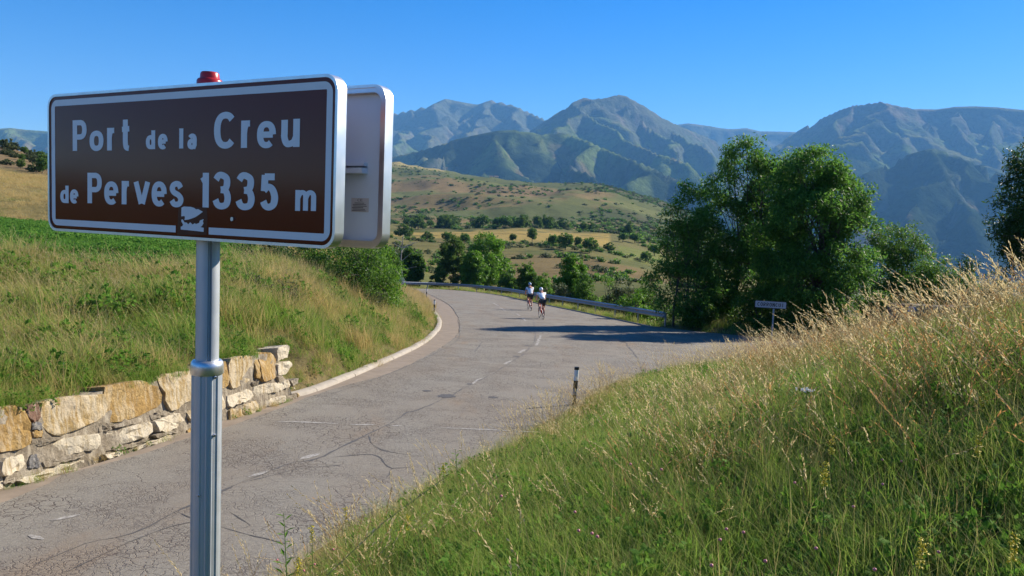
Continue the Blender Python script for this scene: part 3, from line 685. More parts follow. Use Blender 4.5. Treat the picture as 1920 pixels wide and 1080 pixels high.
def glyph(ch, x0, x1, z0, z1, st, sq=.70):
    """flat strokes of one character -> list of (V2, F)"""
    h = st / 2; hz2 = h * sq; ax, bx, az_, bz = x0 + h, x1 - h, z0 + hz2, z1 - hz2; out = []
    for kind, pts, fl in GL[ch]:
        q = []
        for (u, w_) in pts:
            zz = az_ + (bz - az_) * w_
            if fl == 'v': zz = z0 if w_ < 0 else z1
            q.append((ax + (bx - ax) * u, zz))
        if ch == 'l' or ch == 'I': q = [((x0 + x1) / 2, p[1]) for p in q]
        ln = np.array(q, float) if kind == 'l' else cat_rom(q, 6, kind == 'o')
        if kind == 'o': T = np.roll(ln, -1, 0) - np.roll(ln, 1, 0)
        else: T = np.gradient(ln, axis=0)
        T /= np.linalg.norm(T, axis=1)[:, None] + 1e-12; Nn = np.c_[-T[:, 1], T[:, 0]]
        NH = Nn * np.array([h, hz2]); V = np.concatenate([ln + NH, ln - NH]); n = len(ln); V[:, 1] = np.clip(V[:, 1], z0 - h * .1, z1 + h * .1)
        F = [(i, (i + 1) % n, n + (i + 1) % n, n + i) for i in range(n if kind == 'o' else n - 1)]
        out.append((V, F))
    return out
def letter(ch, x0, x1, z0, z1, st, y, sgn, cx, czz, mat, parent):
    V = []; F = []
    for k, (v2, f2) in enumerate(glyph(ch, x0, x1, z0, z1, st)):
        b_ = len(V); V += [(cx + p[0], y - sgn * .00022 * k, czz + p[1]) for p in v2]; F += [tuple(i + b_ for i in f) for f in f2]
    return mesh('letter', V, F, mat, parent)
LET = [('P',200,270,333,487),('o',284,354,386,488),('r',372,420,372,485),('t',438,494,325,488),('d',566,613,385,479),('e',627,675,402,480),('l',734,752,375,475),('a',774,824,400,480),
       ('C',907,1019,292,476),('r',1042,1102,335,472),('e',1122,1217,338,474),('u',1243,1336,328,468),
       ('d',138,180,661,748),('e',187,229,680,751),('P',274,346,597,750),('e',358,429,640,757),('r',445,494,638,755),('v',508,584,640,760),('e',595,671,640,766),('s',683,756,638,770),
       ('1',833,881,597,770),('3',900,992,594,779),('3',1015,1111,596,783),('5',1138,1228,600,784),('m',1313,1418,684,789)]
for ch, xa, xb, ya, yb_ in LET:
    xm, ym = (xa + xb) / 2, (ya + yb_) / 2
    u0 = crop_uv(xa, ym)[0]; u1 = crop_uv(xb, ym)[0]; z1_ = crop_uv(xm, ya)[1]; z0_ = crop_uv(xm, yb_)[1]
    small = ch in 'dalm' or (ch == 'e' and (xb - xa) < 60)
    st = .0240 if small else .0320
    if ch in 'C35' or (ch == '1'): st = .0350
    letter(ch, u0, u1, z0_, z1_, st, fy0 + .0030, 1, fcx, cz, m_swhite, front)
# worn sticker: dark film with two torn pale pieces
m_film = simple('sticker_residue', (.085, .022, .010), .3, 0, .3, 30, spec=.2)
def zc(cx, cy):                                     # second crop: region 300..460 x 370..480 at 9.82x
    return sign_uv(300 + cx / 9.819, 370 + cy / 9.819)
plate('sticker_film', [zc(*p) for p in [(330,175),(850,190),(860,400),(845,690),(300,690),(315,400)]], fy0 + .0034, fcx, cz, m_film, front)
plate('torn_sticker', [zc(*p) for p in [(385,190),(430,168),(560,175),(620,195),(655,222),(690,215),(735,240),(780,265),(700,325),(640,365),(560,395),(500,412),(440,418),(448,370),(440,342),(380,350)]], fy0 + .0026, fcx, cz, m_swhite, front)
plate('torn_sticker', [zc(*p) for p in [(370,540),(400,532),(415,500),(385,450),(380,412),(410,405),(440,460),(480,465),(510,495),(545,458),(590,500),(630,475),(650,492),(710,470),(725,425),(795,400),(780,440),(790,480),(765,525),(735,548),(795,562),(793,636),(560,610),(372,592)]], fy0 + .0026, fcx, cz, m_swhite, front)
uu, zz_ = zc(1325, 400)
mb = MB(); mb.tube([(fcx + uu, fy0 + .004, cz + zz_), (fcx + uu, fy0 - .0015, cz + zz_)], .008, 10); mb.build('rivet', m_screw, front)
# certification label on the back of the rear panel
ly = ry0 - .0095
def back_xz(px, py):
    Rw = ROT.to_3x3(); o = np.array([0, 0, EYE]); d = ray(px, py); nB = SB; p0 = np.array([PC[0], PC[1], 0]) + SB * ly
    s = ((p0 - o) @ nB) / (d @ nB); q = o + d * s - np.array([PC[0], PC[1], 0]); return q @ ST, LZ(q[2])
c0 = back_xz(659, 371); c1 = back_xz(691, 398)
m_lab = simple('label_paper', (.60, .60, .59), .5, 0, .04); m_ink = simple('label_ink', (.08, .08, .085), .6)
plate('approval_label', [(c0[0], c1[1]), (c1[0], c1[1]), (c1[0], c0[1]), (c0[0], c0[1])], ly, 0, 0, m_lab, rearp)
lw, lh = c1[0] - c0[0], c0[1] - c1[1]
for k, ch in enumerate('CE'): letter(ch, c0[0] + lw * (.36 + .16 * k), c0[0] + lw * (.50 + .15 * k), c0[1] - lh * .24, c0[1] - lh * .06, lh * .035, ly - .0008, 1, 0, 0, m_ink, rearp)
mb = MB()
for k, (a_, b_) in enumerate([(.2, .75), (.1, .85), (.12, .9), (.05, .7), (.1, .8), (.05, .85)]):
    zt = c0[1] - lh * (.34 + .11 * k); mb.add([(c0[0] + lw * a_, ly - .0008, zt), (c0[0] + lw * b_, ly - .0008, zt), (c0[0] + lw * b_, ly - .0008, zt - lh * .04), (c0[0] + lw * a_, ly - .0008, zt - lh * .04)], [(0, 1, 2, 3)])
mb.build('printed_lines', m_ink, rearp)
# post: fluted upper tube in a wider fluted sleeve
def fluted(name, r, grooves, z0, z1, mat, n=72, depth=.006, gw=.13):
    prof = []
    for k in range(n):
        a = 2 * math.pi * k / n; rr_ = r
        for g, dp, wg in grooves:
            da = abs((a - g + math.pi) % (2 * math.pi) - math.pi)
            if da < wg: rr_ = r - dp
        prof.append((rr_ * math.cos(a), rr_ * math.sin(a)))
    V = [(x, y, z) for z in (z0, z1) for x, y in prof]; F = [(k, (k + 1) % n, n + (k + 1) % n, n + k) for k in range(n)] + [tuple(range(n, 2 * n))]
    return shade_auto(mesh(name, V, F, mat, sign), 30)
def zpix(py, px=388):                               # post height at a photo row
    d = ray(px, py); s = PC[1] / d[1]; return LZ(EYE + d[2] * s)
zs = zpix(690); ztop = LZ(SC[2] + SH / 2) + .018
gA = -math.pi / 2 + TH + .52
fluted('upper_post', .0455, [(gA + k * math.pi / 2, .012, .11) for k in range(4)], zs - .3, ztop - .03, m_pole)
fluted('lower_post', .060, [(gA - .35 + k * math.pi / 4, .004, .17) for k in range(8)], 0, zs, m_pole)
mb = MB(); mb.lathe([(.050, .035), (.056, .034), (.0625, .026), (.065, .012), (.065, -.020), (.062, -.024)][::-1], 40, (0, 0, zs)); shade_auto(mb.build('collar', m_alu, sign), 50)
mb = MB(); mb.lathe([(.050, -.06), (.050, .012), (.046, .020), (.038, .023), (.036, .042), (.032, .048), (.012, .050)], 32, (0, 0, ztop)); cp = shade_auto(mb.build('post_cap', m_red, sign), 45)
for py, px in ((708, 404.5), (817, 403.5), (930, 372)):
    d = ray(px, py); o = np.array([0, 0, EYE]); q = o + d * ((np.hypot(PC[0], PC[1]) - .056) / np.hypot(d[0], d[1])); dirv = q - PC; dirv[2] = 0; dirv /= np.linalg.norm(dirv)
    pl = np.array([dirv @ ST, dirv @ SB, 0]); base = pl * .0545 + np.array([0, 0, LZ(q[2])])
    mb = MB(); mb.tube([base, base + pl * .0075, base + pl * .0085], [.0062, .0062, .004], 12); sc_ = shade_auto(mb.build('screw', m_screw, sign), 40)
    mb = MB(); mb.tube([base + pl * .0086, base + pl * .0089], .0028, 6); mb.build('socket', m_black, sc_)

# ------------------------------------------------------------------ stone retaining wall
def stonemat(name, stops, streak):
    m, t, b, o_ = nmat(name); v = coords(t, kind='Object'); oi = t.nodes.new('ShaderNodeObjectInfo')
    va = node(t, 'ShaderNodeVectorMath', operation='ADD'); t.links.new(v, va.inputs[0])
    cmb = node(t, 'ShaderNodeCombineXYZ'); t.links.new(math_n(t, 'MULTIPLY', oi.outputs['Random'], 40), cmb.inputs[0]); t.links.new(cmb.outputs[0], va.inputs[1]); v2 = va.outputs[0]
    c = ramp(t, noise(t, v2, 3.2, 7, .66), stops)
    c = mix(t, ramp(t, noise(t, v2, 26, 5, .7), [(.35, (0, 0, 0)), (.7, (.6, .6, .6))]), c, tuple(x * .55 for x in stops[0][1]))
    mp = node(t, 'ShaderNodeMapping'); mp.inputs['Scale'].default_value = (9, 9, 1.3); t.links.new(v2, mp.inputs[0])
    stf = ramp(t, noise(t, mp.outputs[0], 1.6, 4, .6), [(.50 - streak * .22, (0, 0, 0)), (.60 - streak * .12, (1, 1, 1))])
    c = mix(t, math_n(t, 'MULTIPLY', stf, .25 + .6 * streak), c, (.72, .66, .54)); c = mix(t, 1.0, c, (.78, .76, .72), 'MULTIPLY')
    t.links.new(c, b.inputs['Base Color']); b.inputs['Roughness'].default_value = .93; b.inputs['Specular IOR Level'].default_value = .2
    bump(t, b, math_n(t, 'ADD', noise(t, v2, 9, 9, .72), math_n(t, 'MULTIPLY', noise(t, v2, 2.5, 3), 1.5)), .9, .05)
    return m
m_och = stonemat('ochre_sandstone', [(.28, (.30, .185, .065)), (.5, (.50, .33, .125)), (.72, (.60, .45, .22))], .05)
m_wst = stonemat('bleached_sandstone', [(.28, (.38, .27, .13)), (.5, (.54, .42, .24)), (.72, (.68, .60, .45))], .95)
m_mst = stonemat('veined_sandstone', [(.28, (.33, .22, .09)), (.5, (.50, .36, .16)), (.72, (.62, .50, .30))], .45)
m_gst = stonemat('grey_stone', [(.3, (.12, .125, .14)), (.6, (.22, .22, .235))], .0)
m_rst = stonemat('reddish_stone', [(.3, (.22, .13, .095)), (.6, (.34, .22, .16))], .0)
m_mor = stonemat('rough_mortar', [(.28, (.20, .165, .125)), (.5, (.34, .29, .22)), (.72, (.44, .39, .32))], .1)
wall = empty('stone_wall', (WB1[0], WB1[1], float(road_z(0, WB1[1]))))
tag(wall, 'low retaining wall of rough ochre and bleached sandstone blocks along the road', 'stone wall')
W3 = np.array([wall.location.x, wall.location.y, wall.location.z])
WUP = np.array([-WN[0] * BATTER, -WN[1] * BATTER, 1.0]); WUP /= np.linalg.norm(WUP); WA = np.array([wd[0], wd[1], -SLOPE * wd[1]])
WO = np.cross(WA / np.linalg.norm(WA), WUP); WO = WO if WO[:2] @ WN > 0 else -WO
def to_w(q): r_ = q - W3; return np.array([r_[:2] @ wd, (r_[2] + SLOPE * (r_[:2] @ wd) * wd[1]) / WUP[2]])
def from_w(s, h, o): return WA * s + WUP * h + WO * o
def stone(poly, mat, thick, bulge=.05):
    pts = np.array(poly, float); c_ = pts.mean(0); n = 22
    per = np.vstack([pts, pts[:1]]); L = np.r_[0, np.cumsum(np.linalg.norm(np.diff(per, axis=0), axis=1))]
    ss = np.linspace(0, L[-1], n, endpoint=False); q = np.c_[np.interp(ss, L, per[:, 0]), np.interp(ss, L, per[:, 1])]
    q = c_ + (q - c_) * 1.03; q = .8 * q + .1 * np.roll(q, 1, 0) + .1 * np.roll(q, -1, 0); q += RNG.normal(0, .009, q.shape)
    V = []; F = []; tlt = RNG.normal(0, .10, 2)
    for sc_, dp in ((.96, -thick), (1.0, -.05), (1.0, .048), (.985, .064), (.90, .067), (.5, .068)):
        for p in q:
            pp_ = c_ + (p - c_) * sc_; o = dp + (.055 * (fbm(np.array([pp_[0] * 11]), np.array([pp_[1] * 11]), 3, N3)[0] - .5) if dp > 0 else 0) + (bulge * (fbm(np.array([pp_[0] * 4]), np.array([pp_[1] * 4 + bulge * 50]), 4)[0] - .5) * 1.6 if dp > .03 else 0)
            if dp > 0: o += float(tlt @ (pp_ - c_))
            V.append(from_w(pp_[0], pp_[1], o))
    V.append(from_w(c_[0], c_[1], .068 + bulge * RNG.uniform(-.3, .3)))
    for r_ in range(5):
        for k in range(n): F.append((r_ * n + k, r_ * n + (k + 1) % n, (r_ + 1) * n + (k + 1) % n, (r_ + 1) * n + k))
    for k in range(n): F.append((5 * n + k, 5 * n + (k + 1) % n, 6 * n))
    F.append(tuple(range(n))[::-1])
    o = mesh('stone', V, F, mat, wall)
    bm = bmesh.new(); bm.from_mesh(o.data); bmesh.ops.recalc_face_normals(bm, faces=bm.faces[:]); bm.to_mesh(o.data); bm.free()
    return shade_auto(o, 22)
ST_ = [(m_och,[(-60,515),(60,515),(105,540),(130,640),(130,740),(60,770),(-60,790)]),(m_rst,[(112,510),(190,500),(200,600),(150,612),(118,570)]),(m_gst,[(140,618),(205,608),(218,650),(150,660)]),(m_och,[(150,668),(215,658),(212,695),(160,705)]),
 (m_mst,[(200,490),(300,470),(560,450),(605,460),(590,580),(500,620),(380,660),(340,695),(260,690),(215,620)]),(m_och,[(592,400),(760,365),(860,365),(930,410),(942,510),(800,570),(620,625),(597,560)]),
 (m_mst,[(915,350),(1000,320),(1148,305),(1148,450),(1000,550),(955,510),(945,420)]),(m_mst,[(1335,230),(1500,215),(1502,350),(1380,415),(1340,380)]),(m_och,[(1507,215),(1532,230),(1528,350),(1507,350)]),(m_och,[(1536,195),(1620,195),(1638,220),(1635,340),(1545,375),(1534,330)]),
 (m_wst,[(1638,165),(1700,150),(1720,160),(1715,215),(1650,245)]),(m_wst,[(1642,265),(1720,245),(1735,270),(1700,325),(1650,335)]),(m_wst,[(-60,840),(60,800),(120,800),(138,850),(100,890),(-60,940)]),(m_gst,[(142,810),(180,805),(195,880),(132,890)]),
 (m_wst,[(255,745),(400,700),(530,675),(550,700),(530,770),(400,800),(300,832),(285,790)]),(m_wst,[(578,700),(640,665),(800,615),(850,610),(860,660),(800,710),(600,770),(580,750)]),(m_wst,[(885,605),(960,575),(1060,555),(1090,600),(1080,630),(960,668),(890,665)]),(m_mst,[(1095,550),(1150,530),(1150,600),(1110,605)]),
 (m_wst,[(1335,455),(1480,415),(1490,470),(1340,530)]),(m_wst,[(1500,400),(1620,375),(1645,400),(1640,430),(1510,465)]),(m_wst,[(1652,380),(1700,360),(1715,400),(1662,425)]),(m_mor,[(1725,365),(1765,350),(1770,380),(1735,395)]),(m_mst,[(1435,510),(1510,480),(1515,540),(1440,575)]),(m_mst,[(1345,540),(1420,530),(1430,590),(1350,605)]),
 (m_wst,[(50,960),(150,920),(300,875),(500,830),(510,870),(400,910),(200,955),(70,985)]),(m_wst,[(582,810),(700,775),(705,800),(600,835)]),(m_wst,[(765,765),(900,715),(990,680),(995,710),(850,760),(775,785)]),(m_och,[(1090,660),(1145,640),(1145,680),(1095,695)]),(m_wst,[(1550,490),(1670,455),(1680,490),(1550,525)]),(m_mor,[(1685,460),(1760,445),(1765,475),(1690,490)]),
 (m_mor,[(640,640),(700,600),(820,585),(820,602),(650,655)]),(m_mor,[(560,610),(620,632),(625,660),(560,670)]),(m_mor,[(865,575),(960,540),(985,560),(880,600)]),(m_mor,[(-40,955),(60,940),(40,965),(-40,985)]),(m_mor,[(1490,372),(1530,367),(1530,392),(1495,395)]),(m_mor,[(1640,338),(1680,345),(1650,372)]),
 (m_och,[(1160,300),(1325,250),(1325,400),(1160,450)]),(m_wst,[(1160,480),(1320,440),(1320,530),(1160,580)]),(m_mst,[(1160,610),(1325,565),(1325,600),(1165,660)]),(m_mor,[(150,720),(330,705),(240,745),(150,760)]),(m_mor,[(210,850),(370,815),(480,800),(380,845),(220,890)]),(m_mor,[(870,690),(1060,650),(1070,668),(1000,678),(890,705)]),(m_mor,[(610,785),(740,735),(860,700),(860,720),(760,760),(710,772)])]
for mt, pg in ST_: stone([to_w(on_wall(x / 3.195, 600 + y / 3.195)) for x, y in pg], mt, .34 if mt is not m_mor else .2, .05 if mt is not m_mor else .03)
sl_ = to_w(on_wall(-20, 800))[0]
while sl_ > -20:                                    # the wall goes on beyond the picture's edge
    for h0, h1, l in ((.60, 1.0, .85), (.30, .56, .7), (.02, .26, .8)):
        a_ = sl_ - RNG.uniform(0, .2); b_ = a_ - l * RNG.uniform(.8, 1.1); j = lambda: RNG.uniform(-.03, .03)
        stone([(a_ + j(), h0 + j()), (a_ + j(), h1 + j()), ((a_ + b_) / 2, h1 + j()), (b_ + j(), h1 + j()), (b_ + j(), h0 + j()), ((a_ + b_) / 2, h0 + j())], [m_och, m_wst, m_mst][int(RNG.integers(3))], .3)
    sl_ -= .98
# mortar core behind the stones
cs = np.linspace(-20.5, .35, 110); tops = np.array([to_w(q) for q in WT]); tops = tops[np.argsort(tops[:, 0])]
ht = np.interp(cs, tops[:, 0], tops[:, 1]) - .03; ht = np.where(cs > -.25, ht * np.clip((.5 - cs) / .75, .3, 1), ht); V = []; F = []; K = 9
for s_, h_ in zip(cs, ht):
    for k in range(K):
        hh2 = -.1 + (h_ + .1) * k / (K - 1); V.append(from_w(s_, hh2, .038 + .05 * (fbm(np.array([s_ * 5]), np.array([hh2 * 5]), 4, N3)[0] - .5)))
    V.append(from_w(s_, h_ + .02, -.55)); V.append(from_w(s_, -.1, -.6))
KK = K + 2
for i in range(len(cs) - 1):
    for k in range(KK - 1): F.append((i * KK + k, (i + 1) * KK + k, (i + 1) * KK + k + 1, i * KK + k + 1))
F.append(tuple(range((len(cs) - 1) * KK, len(cs) * KK)))
mesh('mortar', V, F, m_mor, wall, True)
# loose stones at the wall's end
for px, py, r_, mt in ((552,742,.09,m_mor),(570,739,.07,m_mst),(560,728,.08,m_wst),(545,733,.09,m_wst)):
    q = R(px, py + 6); bm = bmesh.new(); bmesh.ops.create_icosphere(bm, subdivisions=2, radius=r_)
    for v_ in bm.verts: v_.co *= .8 + .5 * random.random() * .6; v_.co.z *= .7
    me = bpy.data.meshes.new('fallen_stone'); bm.to_mesh(me); bm.free(); me.materials.append(mt); o = link(bpy.data.objects.new('fallen_stone', me)); o.location = (q[0] - .15, q[1], q[2] + r_ * .5)
    tag(o, {552: 'grey fallen stone at the foot of the wall end', 570: 'small tan fallen stone nearest the kerb start', 560: 'pale fallen stone half in grass behind the wall end', 545: 'pale rough stone leaning on the wall end'}[px], 'stone', 'loose stones at the wall end')

# ------------------------------------------------------------------ guardrail
m_galv = galv('galvanised_steel', (.30, .33, .37), .55, .6); m_dark = simple('dark_rubber', (.02, .02, .02), .7); m_refl = simple('orange_reflector', (.75, .20, .03), .4)
rl = smooth_line(R_rail, .5); T = np.gradient(rl, axis=0); T /= np.linalg.norm(T, axis=1)[:, None]; rl = rl + np.c_[T[:, 1], -T[:, 0]] * .55
rs = np.r_[0, np.cumsum(np.linalg.norm(np.diff(rl, axis=0), axis=1))]
gr_ = empty('guardrail', (rl[0][0], rl[0][1], float(road_z(0, rl[0][1]))))
tag(gr_, 'grey steel guardrail following the outside of the road bend', 'guardrail')
G0 = np.array(gr_.location)
wprof = [(.0, .44), (.035, .47), (.075, .49), (.075, .52), (.035, .55), (.0, .585), (.0, .605), (.035, .64), (.075, .67), (.075, .70), (.035, .72), (.0, .75), (-.012, .75), (-.012, .44)]
s0 = 0.0
while s0 < rs[-1] - 1:
    s1 = min(s0 + 4.0, rs[-1]); ss = np.linspace(s0, s1 + .06, 5)
    ln = np.c_[np.interp(ss, rs, rl[:, 0]), np.interp(ss, rs, rl[:, 1])]
    Vv, Ff = sweep(ln, [(a, z) for a, z in wprof] + [wprof[0]])
    mesh('rail', np.array(Vv) - G0, Ff, m_galv, gr_)
    p = ln[0]; d = ln[1] - ln[0]; d /= np.linalg.norm(d); nn = np.array([-d[1], d[0]])
    mb = MB(); zz = float(road_z(0, p[1])); q = p - nn * .07
    mb.box((q[0] - G0[0], q[1] - G0[1], zz - G0[2] + .18), (.10, .06, 1.05), [[d[0], nn[0], 0], [d[1], nn[1], 0], [0, 0, 1]]); mb.box((q[0] + nn[0] * .035 - G0[0], q[1] + nn[1] * .035 - G0[1], zz - G0[2] + .595), (.12, .05, .22), [[d[0], nn[0], 0], [d[1], nn[1], 0], [0, 0, 1]])
    mb.build('post', m_galv, gr_)
    if int(s0 / 4) % 3 == 1:
        mb = MB(); q2 = p + nn * .02; mb.box((q2[0] - G0[0], q2[1] - G0[1], zz - G0[2] + .595), (.05, .05, .07), [[d[0], nn[0], 0], [d[1], nn[1], 0], [0, 0, 1]]); mb.build('reflector', m_refl, gr_)
    s0 = s1
# ------------------------------------------------------------------ edge marker posts
m_wpl = simple('white_plastic', (.72, .72, .70), .45); 
def marker(px, py, h, lean, label):
    q = R(px, py); o = empty('marker_post', (q[0], q[1], q[2] - .03)); tag(o, label, 'marker post', 'black and white road edge markers')
    def seg(z0, z1, rx, ry, mat, nm):
        n = 12; V = []
        for z in (z0, z1):
            for k in range(n): a = 2 * math.pi * k / n; V.append((rx * math.cos(a) + lean * z, ry * math.sin(a), z))
        F = [(k, (k + 1) % n, n + (k + 1) % n, n + k) for k in range(n)] + [tuple(range(n))[::-1], tuple(range(n, 2 * n))]
        return shade_auto(mesh(nm, V, F, mat, o), 40)
    seg(0, h * .30, .036, .028, m_dark, 'lower_band'); seg(h * .30, h * .45, .040, .030, m_wpl if False else m_galv, 'middle_band'); seg(h * .45, h * .66, .042, .032, m_black, 'black_band'); seg(h * .66, h * .93, .043, .033, m_wpl, 'white_band')
    c_ = seg(h * .93, h, .046, .036, m_black, 'cap'); return o
marker(1076, 759, .76, .03, 'leaning black and white marker post at the near grass edge of the road')
marker(814, 587, .78, 0, 'slim black and white marker post at the end of the kerb')
marker(799.5, 561, .95, 0, 'slim marker post with white top farther up the bend')
# ------------------------------------------------------------------ village name sign
q = R(1447, 636); zq = float(ground_z(q[0], q[1])[0])
vsn = empty('village_sign', (q[0], q[1], zq - .03), math.radians(-14)); tag(vsn, 'small white village name sign on a thin grey post behind tall grass', 'road sign')
m_vw = simple('white_enamel', (.34, .36, .40), .5)
ztopv = P(1443, 563, q[1])[2] - zq; zbotv = P(1443, 577, q[1])[2] - zq; xl = -.80; xr = .52; bw, bh = xr - xl, ztopv - zbotv
mb = MB(); mb.tube([(0, .04, -.3), (0, .04, ztopv - .05)], .038, 10); mb.build('post', m_galv, vsn)
mb = MB(); mb.tube([(0, .04, zbotv * .42), (0, .04, zbotv * .42 + .12)], .05, 10); mb.build('clamp', m_galv, vsn)
bd = plate('board', [(p[0] + (xl + xr) / 2, p[1] + (ztopv + zbotv) / 2) for p in rrect(bw, bh, .04)], 0, 0, 0, m_vw, vsn, .02)
mb = MB(); ring_prism(mb, rrect(bw + .006, bh + .006, .043), rrect(bw - .05, bh - .05, .025), -.004, .022, (xl + xr) / 2, (ztopv + zbotv) / 2); mb.build('black_edge', m_black, bd)
xx = xl + .10; cw = (bw - .2) / 9
for k, ch in enumerate('CORRONCUI'): letter(ch, xx + k * cw + cw * .12, xx + (k + 1) * cw - cw * .12, zbotv + bh * .24, ztopv - bh * .24, .028, -.006, 1, 0, 0, m_black, bd)
# warning sign seen from behind at the far bend
q = R(752, 541); zq = float(ground_z(q[0], q[1])[0]); ts = empty('warning_sign', (q[0], q[1], max(zq, q[2]) - .03)); tag(ts, 'grey back of a triangular warning sign at the far end of the guardrail', 'road sign')
mb = MB(); mb.tube([(0, 0, -.2), (0, 0, 1.75)], .035, 8); mb.build('post', m_galv, ts)
V = []
tri = [(-.45, .85), (.45, .85), (.50, .92), (.05, 1.66), (-.05, 1.66), (-.50, .92)]
plate('triangle_plate', tri, -.05, 0, 0, simple('sign_back_steel', (.42, .46, .52), .5, .3), ts, .012)
mb = MB(); mb.box((0, -.02, 1.1), (.5, .03, .04)); mb.build('bracket', m_galv, ts)
mb = MB(); mb.box((0, -.03, 1.74), (.34, .012, .2)); mb.build('top_plate', m_galv, ts)
# low rubble wall behind the right bank
q0 = np.array([P(1672, 583, 22)[0], 22.0]); rw = empty('rubble_wall', (q0[0], q0[1], float(ground_z(q0[0], q0[1])[0]))); tag(rw, 'low wall of grey rubble with a small blue plate, half hidden by right-hand grass', 'stone wall')
zt = P(1690, 576, 22)[2] - rw.location.z
proto_st = []
for k in range(6):
    bm = bmesh.new(); bmesh.ops.create_cube(bm, size=1.0); bmesh.ops.subdivide_edges(bm, edges=bm.edges[:], cuts=1, use_grid_fill=True)
    for v_ in bm.verts: v_.co = v_.co * (.92 + .16 * random.random()); v_.co = v_.co * (1 - .12 * (v_.co.length - .5))
    me = bpy.data.meshes.new('rubble_stone'); bm.to_mesh(me); bm.free(); me.materials.append([m_rst, m_mor][k % 2]); proto_st.append(me)
hz_ = 0.0; row = 0
while hz_ < zt:
    x_ = -.1 + RNG.uniform(0, .15)
    while x_ < 2.2:
        l_ = RNG.uniform(.22, .40); hh3 = .21
        o = bpy.data.objects.new('stone', proto_st[int(RNG.integers(6))]); link(o, rw); o.location = (x_ + l_ / 2, RNG.uniform(-.03, .03), hz_ + hh3 / 2); o.scale = (l_ * 1.02, .42, hh3 * 1.06); o.rotation_euler = (RNG.uniform(-.06, .06), RNG.uniform(-.06, .06), RNG.uniform(-.06, .06)); x_ += l_
    hz_ += .21
mb = MB(); mb.box((.42, -.25, zt - .02), (.20, .02, .15)); pl_ = mb.build('plate', simple('blue_plate', (.10, .22, .52), .4), rw); mb = MB(); mb.tube([(.42, -.262, zt - .02), (.42, -.266, zt - .02)], .03, 10); mb.build('bolt', m_black, pl_)
# far farmhouse on the hillside
qf = P(926, 341, 1450); zf = float(ground_z(qf[0], qf[1])[0])
for k, (dx, wv, hv, lab) in enumerate(((-5, 6.5, 4.2, 'tiny pale stone barn on the hillside, left of the pair'), (4, 7.5, 4.8, 'tiny pale stone farmhouse on the hillside, right of the pair'))):
    zf = float(ground_z(qf[0] + dx, qf[1])[0]); fh = empty('farmhouse', (qf[0] + dx, qf[1], zf - .5), .2 * k); tag(fh, lab, 'house', 'ruined farm on the hillside')
    MB().box((0, 0, hv / 2), (wv, 6, hv)).build('wall', simple('pale_render', (.42, .38, .33), .9), fh)
    MB().add([(-wv / 2 - .3, -3.4, hv), (wv / 2 + .3, -3.4, hv), (wv / 2 + .3, 3.4, hv), (-wv / 2 - .3, 3.4, hv), (-wv / 2 - .3, 0, hv + 1.8), (wv / 2 + .3, 0, hv + 1.8)], [(0, 1, 5, 4), (2, 3, 4, 5), (0, 4, 3), (1, 2, 5), (0, 3, 2, 1)]).build('roof', simple('slate_roof', (.16, .13, .12), .8), fh)
    MB().box((wv * .1, -3.02, 1.1), (1.3, .06, 2.2)).build('door', m_dark, fh); MB().box((-wv * .25, -3.02, hv * .65), (.9, .06, 1.0)).build('window', m_dark, fh)

# ------------------------------------------------------------------ trees and shrubs
m_bark = simple('grey_bark', (.075, .062, .048), .95, 0, .4, 12, .6); m_dead = simple('bleached_dead_wood', (.30, .28, .26), .95, 0, .3, 10)
m_ash = leafmat('ash_leaf', [(0, (.045, .125, .02)), (.35, (.078, .19, .027)), (.7, (.115, .245, .035)), (1, (.17, .30, .05))], .58, .5, None, .2)
m_bright = leafmat('bright_leaf', [(0, (.07, .17, .012)), (.5, (.12, .26, .018)), (1, (.18, .33, .03))], .48, .5)
m_mid = leafmat('hedge_leaf', [(0, (.045, .11, .014)), (.5, (.08, .17, .02)), (1, (.15, .27, .036))], .52, .5)
m_darkl = leafmat('dark_shrub_leaf', [(0, (.022, .058, .012)), (.5, (.038, .088, .016)), (1, (.06, .12, .022))], .4, .45)
m_grey = leafmat('olive_scrub_leaf', [(0, (.06, .085, .026)), (.5, (.10, .125, .042)), (1, (.14, .16, .06))], .3, .6)
def leaves(centres, per, sig, L, Wd, rg, droop=.35, outc=None):
    n = len(centres) * per; c_ = np.repeat(centres, per, 0)
    off = rg.normal(0, 1, (n, 3)); off /= np.linalg.norm(off, axis=1)[:, None]; off *= (rg.random((n, 1)) ** .45) * np.array([sig, sig, sig * .75]); p = c_ + off
    ax = rg.normal(0, 1, (n, 3)) + off / sig * .8; ax[:, 2] -= droop; ax /= np.linalg.norm(ax, axis=1)[:, None]
    sd = np.cross(ax, rg.normal(0, 1, (n, 3)) * .7 + np.array([0, 0, 1.0])); sd /= np.linalg.norm(sd, axis=1)[:, None] + 1e-9
    nm = np.cross(ax, sd); l = (L * rg.uniform(.6, 1.25, n))[:, None]; w_ = (Wd * rg.uniform(.6, 1.25, n))[:, None]
    V = np.stack([p - ax * l * .5, p + sd * w_ * .5 + nm * w_ * .15, p + ax * l * .5, p - sd * w_ * .5 + nm * w_ * .15], 1).reshape(-1, 3)
    b_ = np.arange(n)[:, None] * 4
    return V, np.concatenate([b_ + np.array([0, 1, 2]), b_ + np.array([0, 2, 3])])
